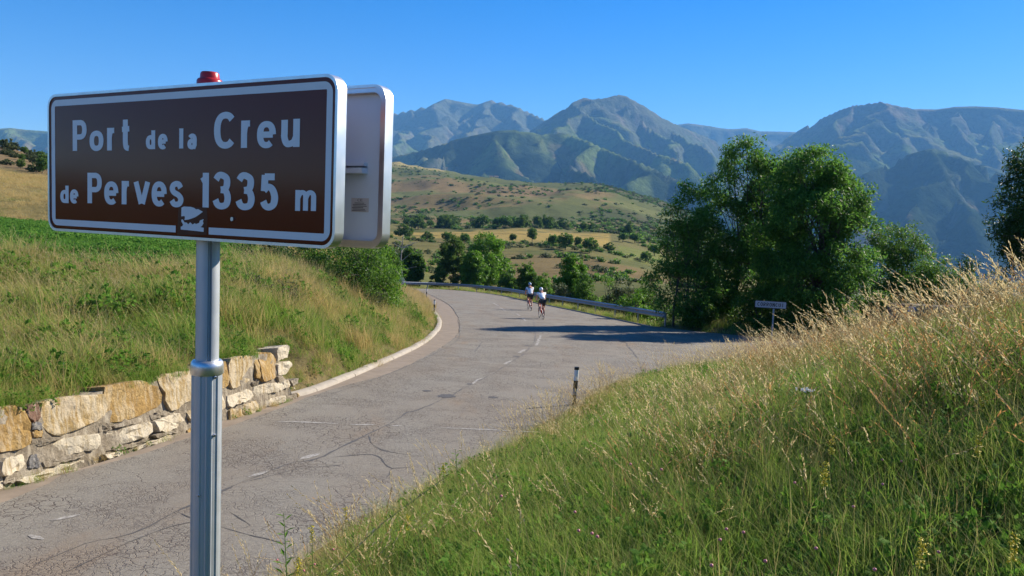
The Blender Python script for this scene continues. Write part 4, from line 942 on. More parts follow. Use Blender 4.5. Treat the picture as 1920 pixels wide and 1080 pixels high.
def crown_mesh(name, blobs, ncl, per, sig, L, Wd, seed, mat, shell=.55, droop=.35, gap=0.0):
    rg = np.random.default_rng(seed); C = []
    vol = np.array([b[3] * b[4] * b[5] for b in blobs]) ** .8; pk = rg.choice(len(blobs), ncl, p=vol / vol.sum())
    for k in pk:
        x, y, z, a, b_, c_ = blobs[k]; d = rg.normal(0, 1, 3); d /= np.linalg.norm(d); r_ = rg.uniform(shell, 1.0) ** .8 * rg.uniform(.9, 1.06)
        C.append((x + d[0] * a * r_, y + d[1] * b_ * r_, z + d[2] * c_ * r_))
    C = np.array(C)
    if gap:
        k_ = fbm(C[:, 0] / 1.1 + seed, C[:, 2] / 1.1 + C[:, 1] * .4, 3) > gap; C = C[k_]
    V, F = leaves(C, per, sig, L, Wd, rg, droop)
    o = mesh(name, V, F, mat, None, False, False); return o, C
def limbs(name, base_pts, C, seed, r0, mat, nl=26, n=6, lean=0.0):
    rg = np.random.default_rng(seed); mb = MB(); lo = C[:, 2].min(); hi = C[:, 2].max()
    for bx_, by_, sc_ in base_pts:
        tp = C[np.argmin(np.hypot(C[:, 0] - bx_ * 2.2, C[:, 1] - by_ * 2.2) - C[:, 2] * .35)]; top = np.array([tp[0] * .8, tp[1] * .8, lo + (hi - lo) * .78])
        b0 = np.array([bx_, by_, -.3]); m1 = np.array([bx_ + rg.normal(0, .12), by_ + rg.normal(0, .12), lo + (hi - lo) * .3]); pts = cat_rom([b0, (b0 + m1) / 2 + rg.normal(0, .06, 3), m1, (m1 + top) / 2 + rg.normal(0, .15, 3), top], 4)
        mb.tube(pts, np.linspace(r0 * sc_, r0 * sc_ * .18, len(pts)) * (1 + .4 * np.exp(-np.arange(len(pts)) * .9)), 8)
        for k in range(nl):
            c_ = C[rg.integers(len(C))]; i = int(rg.integers(len(pts) // 5, len(pts) - 2)); s_ = pts[i]
            if c_[2] < s_[2] - .6: continue
            if np.linalg.norm(c_ - s_) > (hi - lo) * .75: continue
            mid = (s_ + c_) / 2 + rg.normal(0, .15, 3) + np.array([0, 0, .15]); lp = cat_rom([s_, mid, c_], 3); r1 = r0 * sc_ * .34 * (1 - i / len(pts) * .7)
            mb.tube(lp, np.linspace(r1, .012, len(lp)), n, False)
    return mesh(name, mb.v, mb.f, mat, None, True, False)
def tree(name, label, cat, loc, blobs, ncl, per, sig, L, Wd, seed, mat, base_pts=((0, 0, 1),), r0=.14, nl=26, group=None, rz=0.0, scale=1.0, droop=.35, gap=0.0, shell=.55):
    cr_, C = crown_mesh('crown', blobs, ncl, per, sig, L, Wd, seed, mat, shell, droop, gap)
    tr_ = limbs('trunk' if cat == 'tree' else 'stems', base_pts, C, seed + 1, r0, m_bark, nl)
    root = empty(name, loc, rz); root.scale = (scale,) * 3
    for o in (cr_, tr_): link(o, root)
    tag(root, label, cat, group); return root
def gpt(px, d, py=500):
    q = P(px, py, d); return (q[0], q[1], float(ground_z(q[0], q[1])[0]))
def blobs_px(loc, d, lst):                          # crown lobes from photo ellipses (px, py, rx, ry)
    out = []
    for px, py, rx, ry, dy in lst:
        q = P(px, py, d + dy); s_ = d / FOC; out.append((q[0] - loc[0], q[1] - loc[1], q[2] - loc[2], rx * s_, .9 * max(rx, ry * .8) * s_, ry * s_))
    return out
G_ASH = 'ash trees at the junction'
l1 = gpt(1292, 39.5); tree('ash_tree', 'slender pale-topped ash at the left end of the roadside tree clump', 'tree', l1, blobs_px(l1, 39.5, [(1285,390,42,62,0),(1262,470,46,62,0),(1315,455,48,70,1),(1290,545,72,55,0),(1345,540,40,60,1),(1240,525,28,40,0)]), 430, 62, .48, .21, .065, 11, m_ash, ((0, 0, .8), (.7, .3, .6), (-.6, .2, .5)), .11, 34, G_ASH, gap=.38)
l2 = gpt(1420, 41.5); tree('ash_tree', 'tallest ash tree, with twin leaders, in the middle of the roadside clump', 'tree', l2, blobs_px(l2, 41.5, [(1392,300,36,52,0),(1425,320,34,40,0),(1372,355,50,50,0),(1445,350,52,55,0),(1365,430,62,70,0),(1440,440,70,80,1),(1390,520,75,60,0),(1480,520,50,60,1)]), 640, 66, .52, .22, .068, 12, m_ash, ((0, 0, 1.2), (.9, .2, .9), (-.9, .3, .8)), .14, 50, G_ASH, gap=.36)
l3 = gpt(1530, 38); tree('ash_tree', 'broad dark ash tree with a dense rounded crown right of the tallest', 'tree', l3, blobs_px(l3, 38, [(1512,322,68,48,0),(1470,350,42,50,0),(1570,370,62,55,0),(1600,430,46,58,0),(1520,420,84,78,-1),(1460,440,55,70,0),(1575,500,68,62,0),(1500,530,84,58,-1),(1440,520,40,50,0)]), 900, 68, .50, .22, .068, 13, m_ash, ((0, 0, 1.3), (.8, .4, 1.0), (-1.0, .2, .9)), .15, 60, G_ASH, gap=.38)
l4 = gpt(1680, 43); tree('leafy_shrub', 'tall light green shrub just right of the broad dark ash', 'shrub', l4, blobs_px(l4, 43, [(1680,450,48,42,0),(1660,510,62,56,0),(1715,505,46,48,0),(1690,565,80,45,0)]), 380, 62, .48, .19, .06, 14, m_mid, ((0, 0, .7), (.5, .2, .6)), .08, 16, 'shrubs at the junction', gap=.30)
l5 = gpt(1765, 40); tree('leafy_shrub', 'lower light green shrub between the tall shrub and the far right tree', 'shrub', l5, blobs_px(l5, 40, [(1762,500,36,32,0),(1740,540,50,42,0),(1785,545,44,42,0),(1760,585,70,34,0)]), 280, 62, .44, .18, .058, 15, m_mid, ((0, 0, .6),), .07, 14, 'shrubs at the junction', gap=.30)
l6 = gpt(1835, 36); tree('leafy_shrub', 'small dark shrub tucked beside the far right tree', 'shrub', l6, blobs_px(l6, 36, [(1825,505,28,26,0),(1845,545,46,44,0),(1810,575,44,30,0)]), 150, 62, .40, .18, .058, 16, m_darkl, ((0, 0, .6),), .06, 10, 'shrubs at the junction', gap=.32)
l7 = gpt(1962, 33); tree('ash_tree', 'dark dense tree cut off by the right edge of the picture', 'tree', l7, blobs_px(l7, 33, [(1950,310,50,55,0),(1935,380,62,62,0),(1915,440,62,52,0),(1980,440,90,90,0),(2010,340,80,80,0),(1930,500,60,40,0),(1990,530,80,50,0)]), 640, 66, .46, .20, .062, 17, m_darkl, ((0, 0, 1.3), (.8, .2, .9)), .16, 40, G_ASH, gap=.34)
# along the outside of the bend
m_val0 = leafmat('pale_thin_leaf', [(0, (.065, .125, .026)), (.5, (.105, .18, .036)), (1, (.15, .23, .052))], .5, .6, None, .1)
def bush(name, label, cat, px, top, wpx, d, seed, mat, group, nper=1.0, basepy=None, L=.2, gap=.28, r0=.07, lobes=5):
    lc = gpt(px, d); zt_ = P(px, top, d)[2] - lc[2]; wv = wpx * d / FOC / 2; rg = np.random.default_rng(seed); zt_ = max(zt_, .8)
    bl = [(0, 0, zt_ * .72, wv * .6, wv * .6, zt_ * .28)]
    for k in range(lobes):
        a = 2 * math.pi * k / lobes + rg.uniform(-.4, .4); h_ = rg.uniform(.25, .62) if cat != 'tree' else rg.uniform(.38, .70)
        bl.append((math.cos(a) * wv * .55, math.sin(a) * wv * .55, zt_ * h_, wv * rg.uniform(.38, .55), wv * .5, zt_ * rg.uniform(.2, .3)))
    if cat != 'tree':
        for k in range(4): a = 1.57 * k + rg.uniform(-.5, .5); bl.append((math.cos(a) * wv * .5, math.sin(a) * wv * .5, zt_ * .18, wv * .5, wv * .5, zt_ * .2))
    n_ = int(np.clip(26 * wv * zt_ * nper, 40, 420)); sg = max(.35, min(wv, zt_) * .2)
    return tree(name, label, cat, lc, bl, n_, 46, sg, L * (d / 45) ** .35, L * .36 * (d / 45) ** .35, seed, mat, ((0, 0, 1), (.25, .1, .7)), r0, 14, group, gap=gap)
GB = 'trees along the outside of the bend'
bush('round_tree', 'bright yellow-green round tree beyond the guardrail at the far bend', 'tree', 912, 438, 104, 118, 31, m_bright, GB, 1.2, L=.34, r0=.16)
bush('thin_tree', 'thin grey-green tree left of the bright round tree', 'tree', 850, 440, 62, 112, 32, m_val0, GB, .8, L=.26, gap=.46, r0=.12)
bush('thin_tree', 'leafy tree just in front of the bright round tree', 'tree', 888, 468, 56, 110, 33, m_bright, GB, 1.0, L=.26, gap=.3, r0=.10)
bush('leafy_tree', 'dense green tree behind the triangular warning sign', 'tree', 768, 465, 62, 112, 34, m_mid, GB, 1.2, L=.28, r0=.12)
bush('leafy_tree', 'green tree left of the warning sign above the roadside hedge', 'tree', 715, 455, 70, 84, 35, m_mid, GB, 1.2, L=.28, r0=.12)
bush('small_tree', 'small bright tree straight above the first cyclist', 'tree', 990, 487, 46, 92, 36, m_mid, GB, 1.1, L=.24)
bush('leafy_tree', 'light green tree standing right of the two cyclists beyond the rail', 'tree', 1072, 474, 66, 74, 37, m_bright, GB, 1.1, L=.24)
bush('roadside_bush', 'rounded bush at the foot of the light green tree', 'shrub', 1100, 512, 60, 66, 38, m_mid, GB, 1.1)
bush('roadside_bush', 'grey-olive thorn bush just right of the cyclists behind the rail', 'shrub', 1048, 528, 60, 66, 39, m_grey, GB, 1.0)
bush('roadside_bush', 'olive thorn bush halfway along the near guardrail', 'shrub', 1172, 520, 74, 56, 40, m_grey, GB, 1.0)
bush('roadside_bush', 'green bush behind the near end of the guardrail', 'shrub', 1218, 512, 66, 50, 41, m_mid, GB, 1.1)
bush('roadside_bush', 'narrow green sapling between the thorn bushes by the rail', 'shrub', 1142, 512, 34, 58, 42, m_bright, GB, 1.0)
bush('roadside_bush', 'low leafy bush under the left end of the ash clump', 'shrub', 1262, 560, 66, 43, 43, m_mid, GB, 1.2)
bush('roadside_bush', 'low bright bush under the tallest ash beside the village sign', 'shrub', 1352, 560, 66, 40, 44, m_bright, GB, 1.2)
bush('roadside_bush', 'low bush beyond the rail right of the bright round tree', 'shrub', 955, 505, 44, 104, 45, m_mid, GB, 1.0, L=.26)
bush('roadside_bush', 'low bush beyond the rail under the thin grey-green tree', 'shrub', 826, 500, 44, 110, 46, m_mid, GB, 1.0, L=.26)
for k, (px, top, w_, d, mt, lb) in enumerate(((1310, 545, 80, 38.5, m_mid, 'leafy bush at the foot of the slender ash'), (1420, 540, 90, 37.5, m_mid, 'leafy bush at the foot of the tallest ash'), (1500, 548, 90, 36.8, m_ash, 'dark leafy bush under the left half of the broad ash'), (1580, 545, 96, 37, m_mid, 'leafy bush under the right half of the broad ash'), (1640, 530, 80, 38.5, m_mid, 'leafy bush between the broad ash and the tall light shrub'), (1195, 545, 60, 46, m_bright, 'bright low bush beside the near end of the guardrail'), (1020, 512, 50, 84, m_bright, 'light bush beyond the rail between the cyclists and the bright tree'))):
    bush('roadside_bush', lb, 'shrub', px, top, w_, d, 80 + k, mt, GB, 1.5, gap=.22)
# left bank hedge
GH = 'hedge on the left bank'
bush('hedge_bush', 'dark hedge bush half under the sign panels on the left bank', 'shrub', 600, 425, 160, 32, 51, m_mid, GH, 2.2, L=.15, gap=.2)
bush('hedge_bush', 'large green hedge bush under the right ends of the panels', 'shrub', 668, 440, 160, 30, 52, m_mid, GH, 2.4, L=.14, gap=.18)
bush('hedge_bush', 'bright leafy hedge bush nearest the road on the left bank', 'shrub', 712, 462, 104, 32, 53, m_bright, GH, 2.0, L=.14, gap=.2)
bush('hedge_bush', 'dark bush just right of the sign post beyond the field edge', 'shrub', 490, 440, 110, 40, 54, m_darkl, GH, 1.4, L=.17, gap=.2)
bush('hedge_bush', 'dull twiggy scrub at the foot of the left bank hedge', 'shrub', 690, 555, 74, 29, 55, m_grey, GH, 1.3, L=.10, gap=.3)
bush('small_shrub', 'small dark shrub in the left bank grass, nearer the post', 'shrub', 475, 512, 56, 19, 56, m_darkl, 'small shrubs on the left bank', 9, L=.075, gap=.3, r0=.02)
bush('small_shrub', 'smaller dark shrub in the left bank grass, farther from the post', 'shrub', 534, 518, 34, 20, 57, m_darkl, 'small shrubs on the left bank', 9, L=.07, gap=.3, r0=.02)
# bare dead tree
dl = gpt(752, 100); dt = empty('dead_tree', dl); tag(dt, 'bare bleached dead tree above the triangular warning sign', 'tree')
mb = MB(); rg = np.random.default_rng(5); hD = P(752, 440, 100)[2] - dl[2]
trunk = cat_rom([(0, 0, -.3), (.1, 0, hD * .3), (-.05, .1, hD * .6), (.15, 0, hD)], 5); mb.tube(trunk, np.linspace(.16, .03, len(trunk)), 7)
mb.build('trunk', m_dead, dt, True)
for k in range(11):
    i = int(rg.integers(5, len(trunk) - 2)); s_ = trunk[i]; a = rg.uniform(0, 6.28); e_ = s_ + np.array([math.cos(a) * rg.uniform(1, 2.2), math.sin(a) * rg.uniform(1, 2), rg.uniform(.5, 1.8)]); mb = MB(); mb.tube(cat_rom([s_, (s_ + e_) / 2 + rg.normal(0, .15, 3), e_], 4), np.linspace(.05, .012, 9), 5); mb.build('branch', m_dead, dt, True)
# valley trees: one mesh pair per kind, copied
def proto(seed, mat, wv, zt_, cat='tree'):
    rg = np.random.default_rng(seed); bl = [(0, 0, zt_ * .62, wv * .62, wv * .62, zt_ * .36)]
    for k in range(4): a = 1.57 * k + rg.uniform(-.4, .4); bl.append((math.cos(a) * wv * .5, math.sin(a) * wv * .5, zt_ * rg.uniform(.32, .6), wv * .5, wv * .5, zt_ * .26))
    c_, C = crown_mesh('crown', bl, 110, 22, zt_ * .11, .62, .34, seed, mat, .5, .2, .25); t_ = limbs('trunk', ((0, 0, 1),), C, seed, .16, m_bark, 5, 5); return c_, t_
m_val = leafmat('valley_leaf', [(0, (.065, .125, .026)), (.5, (.105, .18, .036)), (1, (.15, .23, .052))], .45, .6, None, .1)
PR = [proto(61, m_val, 2.6, 7), proto(62, m_mid, 3.0, 6.5), proto(63, m_val, 2.2, 8.5), proto(64, m_val, 3.6, 5), proto(65, m_grey, 3.4, 4)]
ORD = ['first', 'second', 'third', 'fourth', 'fifth', 'sixth', 'seventh', 'eighth', 'ninth', 'tenth', 'eleventh', 'twelfth', 'thirteenth', 'fourteenth', 'fifteenth', 'sixteenth', 'seventeenth', 'eighteenth', 'nineteenth', 'twentieth', 'twenty-first', 'twenty-second', 'twenty-third', 'twenty-fourth', 'twenty-fifth', 'twenty-sixth', 'twenty-seventh', 'twenty-eighth', 'twenty-ninth', 'thirtieth', 'thirty-first', 'thirty-second', 'thirty-third', 'thirty-fourth', 'thirty-fifth', 'thirty-sixth']
rg = np.random.default_rng(77)
def valley_tree(px, d, hm, kind, label, group):
    q = gpt(px, d); root = empty('valley_tree', (q[0], q[1], q[2] - .2), rg.uniform(0, 6.28)); base = (7, 6.5, 8.5, 5, 4)[kind]
    root.scale = (hm / base * rg.uniform(.9, 1.2),) * 2 + (hm / base,)
    for o in PR[kind]: c_ = o.copy(); link(c_, root)
    tag(root, label, 'tree', group)
pxs = np.sort(np.r_[rg.uniform(738, 1010, 24), rg.uniform(1010, 1215, 10)])
for k, px in enumerate(pxs):
    valley_tree(px, rg.uniform(505, 560), rg.uniform(5.5, 10.5), int(rg.integers(0, 4)), f'{ORD[k]} tree from the left in the tree row across the valley', 'tree row across the valley')
for k, (px, d, h_, kd) in enumerate([(757,345,6,3),(800,330,4,3),(838,318,5,1),(870,300,5,1),(959,330,4,0),(996,330,7,0),(1034,300,5.5,1),(1058,290,7,1),(1081,320,5,0),(1104,290,6.5,1),(1140,330,4,3),(1165,420,6,1),(1188,430,6.5,1),(1210,300,5,1),(1226,360,6,1)]):
    valley_tree(px, d, h_, kd, f'{ORD[k]} lone tree from the left below the valley tree row', 'lone valley trees')
for k, (px, d, h_, kd) in enumerate([(8,182,4.5,1),(17,178,5.5,3),(28,186,3,3),(48,180,4.0,1),(62,188,3.5,3),(78,176,5,1),(84,165,4.5,1),(15,158,3,3),(30,155,2.6,3),(44,150,3.2,1),(58,160,3.4,3),(70,152,3.2,3),(40,128,3.6,0),(80,122,5.5,1),(70,125,3.4,3),(14,132,2.4,3),(88,132,6.0,1)]):
    valley_tree(px, d, h_ * .52, 4 if kd == 3 else (0 if kd == 1 else kd), f'{ORD[k]} hillside bush at the left edge, listed from the crest downwards', 'bushes on the left hillside')

# ------------------------------------------------------------------ cyclists
def skin(name, joints, bones, mat, parent=None, sub=2, root=0):
    me = bpy.data.meshes.new('tmp'); keys = list(joints); me.from_pydata([joints[k][:3] for k in keys], [(keys.index(a), keys.index(b)) for a, b in bones], [])
    o = bpy.data.objects.new('tmp', me); COL.objects.link(o); md = o.modifiers.new('s', 'SKIN'); md.use_smooth_shade = True
    for i, k in enumerate(keys):
        r_ = joints[k][3]; r_ = r_ if isinstance(r_, tuple) else (r_, r_); me.skin_vertices[0].data[i].radius = r_; me.skin_vertices[0].data[i].use_root = (i == root)
    o.modifiers.new('u', 'SUBSURF').levels = sub
    dg = bpy.context.evaluated_depsgraph_get(); dg.update(); nm = bpy.data.meshes.new_from_object(o.evaluated_get(dg)); nm.name = name
    bpy.data.objects.remove(o); nm.materials.clear(); nm.materials.append(mat); nm.polygons.foreach_set('use_smooth', np.ones(len(nm.polygons), bool))
    r_ = bpy.data.objects.new(name, nm); link(r_, parent); return r_
m_skin = simple('tanned_skin', (.50, .25, .16), .55, 0, .08, 10); m_jw = simple('white_jersey', (.78, .80, .84), .7, 0, .04, 10); m_jb = simple('blue_sleeve', (.14, .28, .62), .7); m_blk = simple('black_lycra', (.012, .012, .015), .6)
m_helm = simple('white_helmet', (.75, .77, .80), .35); m_redf = simple('red_bike_frame', (.55, .05, .03), .3); m_shoe = simple('pale_shoe', (.55, .55, .55), .5); m_tyre = simple('black_tyre', (.015, .015, .015), .8); m_hair = simple('dark_hair', (.03, .02, .015), .8)
m_helmb = simple('blue_grey_helmet', (.22, .34, .52), .35)
def bicycle(loc, rz, label):
    b_ = empty('bicycle', loc, rz); tag(b_, label, 'bicycle', 'road bicycles'); wr = .335
    for y_, nm in ((-.50, 'wheel'), (.49, 'wheel')):
        a = np.linspace(0, 2 * math.pi, 29); mb = MB(); mb.tube([(0, y_ + (wr - .02) * math.cos(q_), wr + (wr - .02) * math.sin(q_)) for q_ in a], .012, 6, False); wh = mb.build('wheel', simple('alloy_rim', (.08, .08, .085), .4, .5), b_, True)
        for k in range(10):
            q_ = 2 * math.pi * k / 10; mb = MB(); mb.tube([(.02 * (-1) ** k, y_ + .02 * math.cos(q_), wr + .02 * math.sin(q_)), (0, y_ + (wr - .02) * math.cos(q_), wr + (wr - .02) * math.sin(q_))], .0022, 4); mb.build('spoke', m_screw, wh)
        mb = MB(); mb.tube([(0, y_ + wr * math.cos(q_), wr + wr * math.sin(q_)) for q_ in a], .014, 8, False); mb.build('tyre', m_tyre, wh, True)
    BB = (0, -.09, .275); SEAT = (0, -.215, .80); HT = (0, .37, .83); HB = (0, .405, .68); RA = (0, -.50, wr); FA = (0, .49, wr)
    mb = MB()
    for p_, q_, r_ in ((BB, SEAT, .017), (SEAT, HT, .018), (BB, HB, .021), (HT, HB, .021)): mb.tube([p_, q_], r_, 8)
    for s in (-1, 1): mb.tube([BB, (s * .045, -.3, .3), (s * .06, -.50, wr)], .011, 6); mb.tube([SEAT, (s * .04, -.32, .62), (s * .06, -.50, wr)], .009, 6)
    mb.build('frame', m_redf, b_, True)
    mb = MB()
    for s in (-1, 1): mb.tube([HB, (s * .045, .43, .6), (s * .05, .49, wr)], .012, 6)
    mb.build('fork', m_redf, b_, True)
    mb = MB(); mb.tube([SEAT, (0, -.245, .95)], .0135, 8); mb.build('seat_post', m_blk, b_)
    mb = MB(); mb.add([(-.07, -.36, .965), (.07, -.36, .965), (.025, -.2, .97), (-.025, -.2, .97), (-.018, -.08, .965), (.018, -.08, .965), (-.06, -.35, .94), (.06, -.35, .94), (.018, -.2, .945), (-.018, -.2, .945), (-.012, -.09, .945), (.012, -.09, .945)], [(0, 1, 2, 3), (3, 2, 5, 4), (7, 6, 9, 8), (8, 9, 10, 11), (0, 3, 9, 6), (3, 4, 10, 9), (2, 1, 7, 8), (5, 2, 8, 11), (1, 0, 6, 7), (4, 5, 11, 10)]); mb.build('saddle', m_blk, b_)
    mb = MB(); mb.tube([HT, (0, .45, .90)], .014, 6)
    mb.tube([(-.2, .45, .90), (.2, .45, .90)], .014, 8)
    for s in (-1, 1): mb.tube(cat_rom([(s * .2, .45, .90), (s * .21, .53, .90), (s * .21, .57, .85), (s * .21, .53, .79), (s * .21, .44, .77)], 3), .014, 6); mb.tube([(s * .21, .53, .90), (s * .21, .585, .955)], .017, 6)
    mb.build('handlebar', m_blk, b_, True)
    mb = MB(); mb.tube([(.05, BB[1], BB[2]), (.056, BB[1], BB[2])], .095, 20); mb.tube([(.065, BB[1], BB[2]), (.07, BB[1] + .02, BB[2] - .165)], .011, 6); mb.tube([(-.065, BB[1], BB[2]), (-.07, BB[1] - .02, BB[2] + .165)], .011, 6); mb.tube([(-.06, BB[1], BB[2]), (.06, BB[1], BB[2])], .018, 8); mb.build('crankset', m_screw, b_)
    for s, dy, dz in ((1, .02, -.165), (-1, -.02, .165)): mb = MB(); mb.box((s * .115, BB[1] + dy, BB[2] + dz), (.09, .07, .02)); mb.build('pedal', m_blk, b_)
    return b_
def rider(loc, rz, lean, label, jers, sleeve, helm):
    # lean: 0 upright, 1 crouched
    sh = np.array([0, .10 + .13 * lean, 1.47 - .11 * lean]); ch = np.array([0, -.02 + .07 * lean, 1.27 - .06 * lean]); hd = sh + np.array([0, .075 + .06 * lean, .165 - .05 * lean])
    J = {'pel': (0, -.235, 1.03, (.135, .12)), 'wai': (0, -.13 + .03 * lean, 1.15, (.125, .10)), 'che': (*ch, (.155, .11)), 'sho': (*sh, (.135, .095)), 'nec': (sh[0], sh[1] + .045, sh[2] + .085, .055), 'hea': (hd[0], hd[1] + .01, hd[2] - .02, (.078, .09)), 'top': (hd[0], hd[1], hd[2] + .075, (.070, .082))}
    B = [('pel', 'wai'), ('wai', 'che'), ('che', 'sho'), ('sho', 'nec'), ('nec', 'hea'), ('hea', 'top')]
    for s, n_ in ((-1, 'L'), (1, 'R')):
        foot = (s * .115, -.11 + (.02 if s > 0 else -.02), .275 + (-.165 if s > 0 else .165)); knee = (s * .135, .10 if s > 0 else .17, .60 if s > 0 else .80)
        J.update({'hip' + n_: (s * .105, -.20, .965, .098), 'thi' + n_: (s * .12, (-.20 + knee[1]) / 2, (.965 + knee[2]) / 2 + .01, .078), 'kne' + n_: (*knee, .056), 'cal' + n_: (s * .125, knee[1] * .6 + foot[1] * .4 - .035, knee[2] * .6 + foot[2] * .4, .053), 'ank' + n_: (s * .115, foot[1] - .075, foot[2] + .11, .036), 'hee' + n_: (s * .115, foot[1] - .085, foot[2] + .055, .036), 'toe' + n_: (s * .118, foot[1] + .09, foot[2] + .035, .03)})
        B += [('pel', 'hip' + n_), ('hip' + n_, 'thi' + n_), ('thi' + n_, 'kne' + n_), ('kne' + n_, 'cal' + n_), ('cal' + n_, 'ank' + n_), ('ank' + n_, 'hee' + n_), ('hee' + n_, 'toe' + n_)]
        hnd = np.array([s * .21, .545, .955]); shp = np.array([s * .19, sh[1] + .01, sh[2] - .01]); elb = (shp + hnd) / 2 + np.array([s * .05, -.05, -.05])
        J.update({'shp' + n_: (*shp, .068), 'upa' + n_: (*((shp + elb) / 2), .052), 'elb' + n_: (*elb, .042), 'for' + n_: (*((elb + hnd) / 2), .040), 'wri' + n_: (*(hnd + np.array([0, -.075, .012])), .027), 'pal' + n_: (*(hnd + np.array([0, -.02, .018])), (.036, .022))})
        B += [('sho', 'shp' + n_), ('shp' + n_, 'upa' + n_), ('upa' + n_, 'elb' + n_), ('elb' + n_, 'for' + n_), ('for' + n_, 'wri' + n_), ('wri' + n_, 'pal' + n_)]
        for f_ in range(4):
            ox = s * (-.027 + .018 * f_); l_ = (.05, .056, .053, .042)[f_]
            J['f%d' % f_ + n_] = (hnd[0] + ox, hnd[1] + .02 + l_ * .5, hnd[2] + .016, .009); J['g%d' % f_ + n_] = (hnd[0] + ox, hnd[1] + .02 + l_ * .75, hnd[2] - .02, .008); B += [('pal' + n_, 'f%d' % f_ + n_), ('f%d' % f_ + n_, 'g%d' % f_ + n_)]
        J['th' + n_] = (hnd[0] - s * .038, hnd[1] - .02, hnd[2] + .004, .010); J['ti' + n_] = (hnd[0] - s * .034, hnd[1] + .02, hnd[2] - .018, .009); B += [('wri' + n_, 'th' + n_), ('th' + n_, 'ti' + n_)]
    body = skin('person', J, B, m_skin); body.location = loc; body.rotation_euler = (0, 0, rz); tag(body, label, 'person', 'two road cyclists')
    def sub(keys, grow, bones):
        return {k: (*J[k][:3], tuple(x + grow for x in J[k][3]) if isinstance(J[k][3], tuple) else J[k][3] + grow) for k in keys}, bones
    kk = ['pel', 'wai', 'che', 'sho', 'shpL', 'shpR', 'upaL', 'upaR']; j_, b2 = sub(kk, .014, [('pel', 'wai'), ('wai', 'che'), ('che', 'sho'), ('sho', 'shpL'), ('sho', 'shpR'), ('shpL', 'upaL'), ('shpR', 'upaR')]); j_['pel'] = (0, -.225, 1.055, (.155, .14)); skin('jersey', j_, b2, jers, body, 2, 2)
    if sleeve is not None:
        for n_ in 'L': j_, b2 = sub(['shp' + n_, 'upa' + n_], .024, [('shp' + n_, 'upa' + n_)]); skin('sleeve_panel', j_, b2, sleeve, body, 2)
    kk = ['pel', 'hipL', 'hipR', 'thiL', 'thiR']; j_, b2 = sub(kk, .013, [('pel', 'hipL'), ('pel', 'hipR'), ('hipL', 'thiL'), ('hipR', 'thiR'), ('thiL', 'klL'), ('thiR', 'klR')])
    for n_ in 'LR': a_, c_ = np.array(J['thi' + n_][:3]), np.array(J['kne' + n_][:3]); j_['kl' + n_] = (*(a_ * .45 + c_ * .55), .076)
    skin('shorts', j_, b2, m_blk, body, 2)
    for n_ in 'LR': j_, b2 = sub(['hee' + n_, 'toe' + n_], .012, [('hee' + n_, 'toe' + n_)]); skin('shoe', j_, b2, m_shoe, body, 2)
    bm = bmesh.new(); bmesh.ops.create_uvsphere(bm, u_segments=16, v_segments=10, radius=1)
    for v_ in bm.verts: v_.co = Vector((v_.co.x * .098, v_.co.y * .135 - (.03 if v_.co.y < 0 else 0), max(v_.co.z, -.55 if v_.co.y < .2 else -.1) * .115))
    me = bpy.data.meshes.new('helmet'); bm.to_mesh(me); bm.free(); me.materials.append(helm); h_ = link(bpy.data.objects.new('helmet', me), body); h_.location = (hd[0], hd[1] + .005, hd[2] + .075); shade_auto(h_, 60)
    for s in (-.05, 0, .05): mb = MB(); mb.box((s, -.03, .085), (.018, .13, .02)); mb.build('vent', m_blk, h_)
    face = MB()                                     # face: nose, ears, brows towards +Y
    face.tube([(hd[0], hd[1] + .098, hd[2] + .0), (hd[0], hd[1] + .118, hd[2] - .03), (hd[0], hd[1] + .098, hd[2] - .036)], [.008, .013, .009], 6)
    for s in (-1, 1): face.tube([(s * .078, hd[1] - .002, hd[2] + .02), (s * .09, hd[1] - .012, hd[2]), (s * .079, hd[1] - .002, hd[2] - .03)], [.008, .015, .008], 6)
    face.build('nose_and_ears', m_skin, body, True)
    for s in (-1, 1): mb = MB(); mb.tube([(s * .032, hd[1] + .086, hd[2] + .012), (s * .032, hd[1] + .098, hd[2] + .012)], [.014, .006], 8); mb.build('eye', m_black, body)
    mb = MB(); mb.tube([(-.022, hd[1] + .088, hd[2] - .058), (0, hd[1] + .096, hd[2] - .06), (.022, hd[1] + .088, hd[2] - .058)], .005, 6); mb.build('mouth', simple('lips', (.4, .12, .1), .5), body)
    return body
for px, py, hdg, lean, lab, blab, jers, slv, hel in ((992.5, 581.5, 9, .15, 'cyclist ahead, sitting upright in white jersey with blue sleeve and black shorts', 'red road bicycle under the upright cyclist in front', m_jw, m_jb, m_helmb), (1014.5, 597.5, 9, .95, 'cyclist behind, crouched in white jersey and black shorts with white helmet', 'red road bicycle under the crouched cyclist behind', m_jw, None, m_helm)):
    q = R(px, py); bicycle((q[0], q[1], q[2]), math.radians(hdg), blab); rider((q[0], q[1], q[2]), math.radians(hdg), lean, lab, jers, slv, hel)

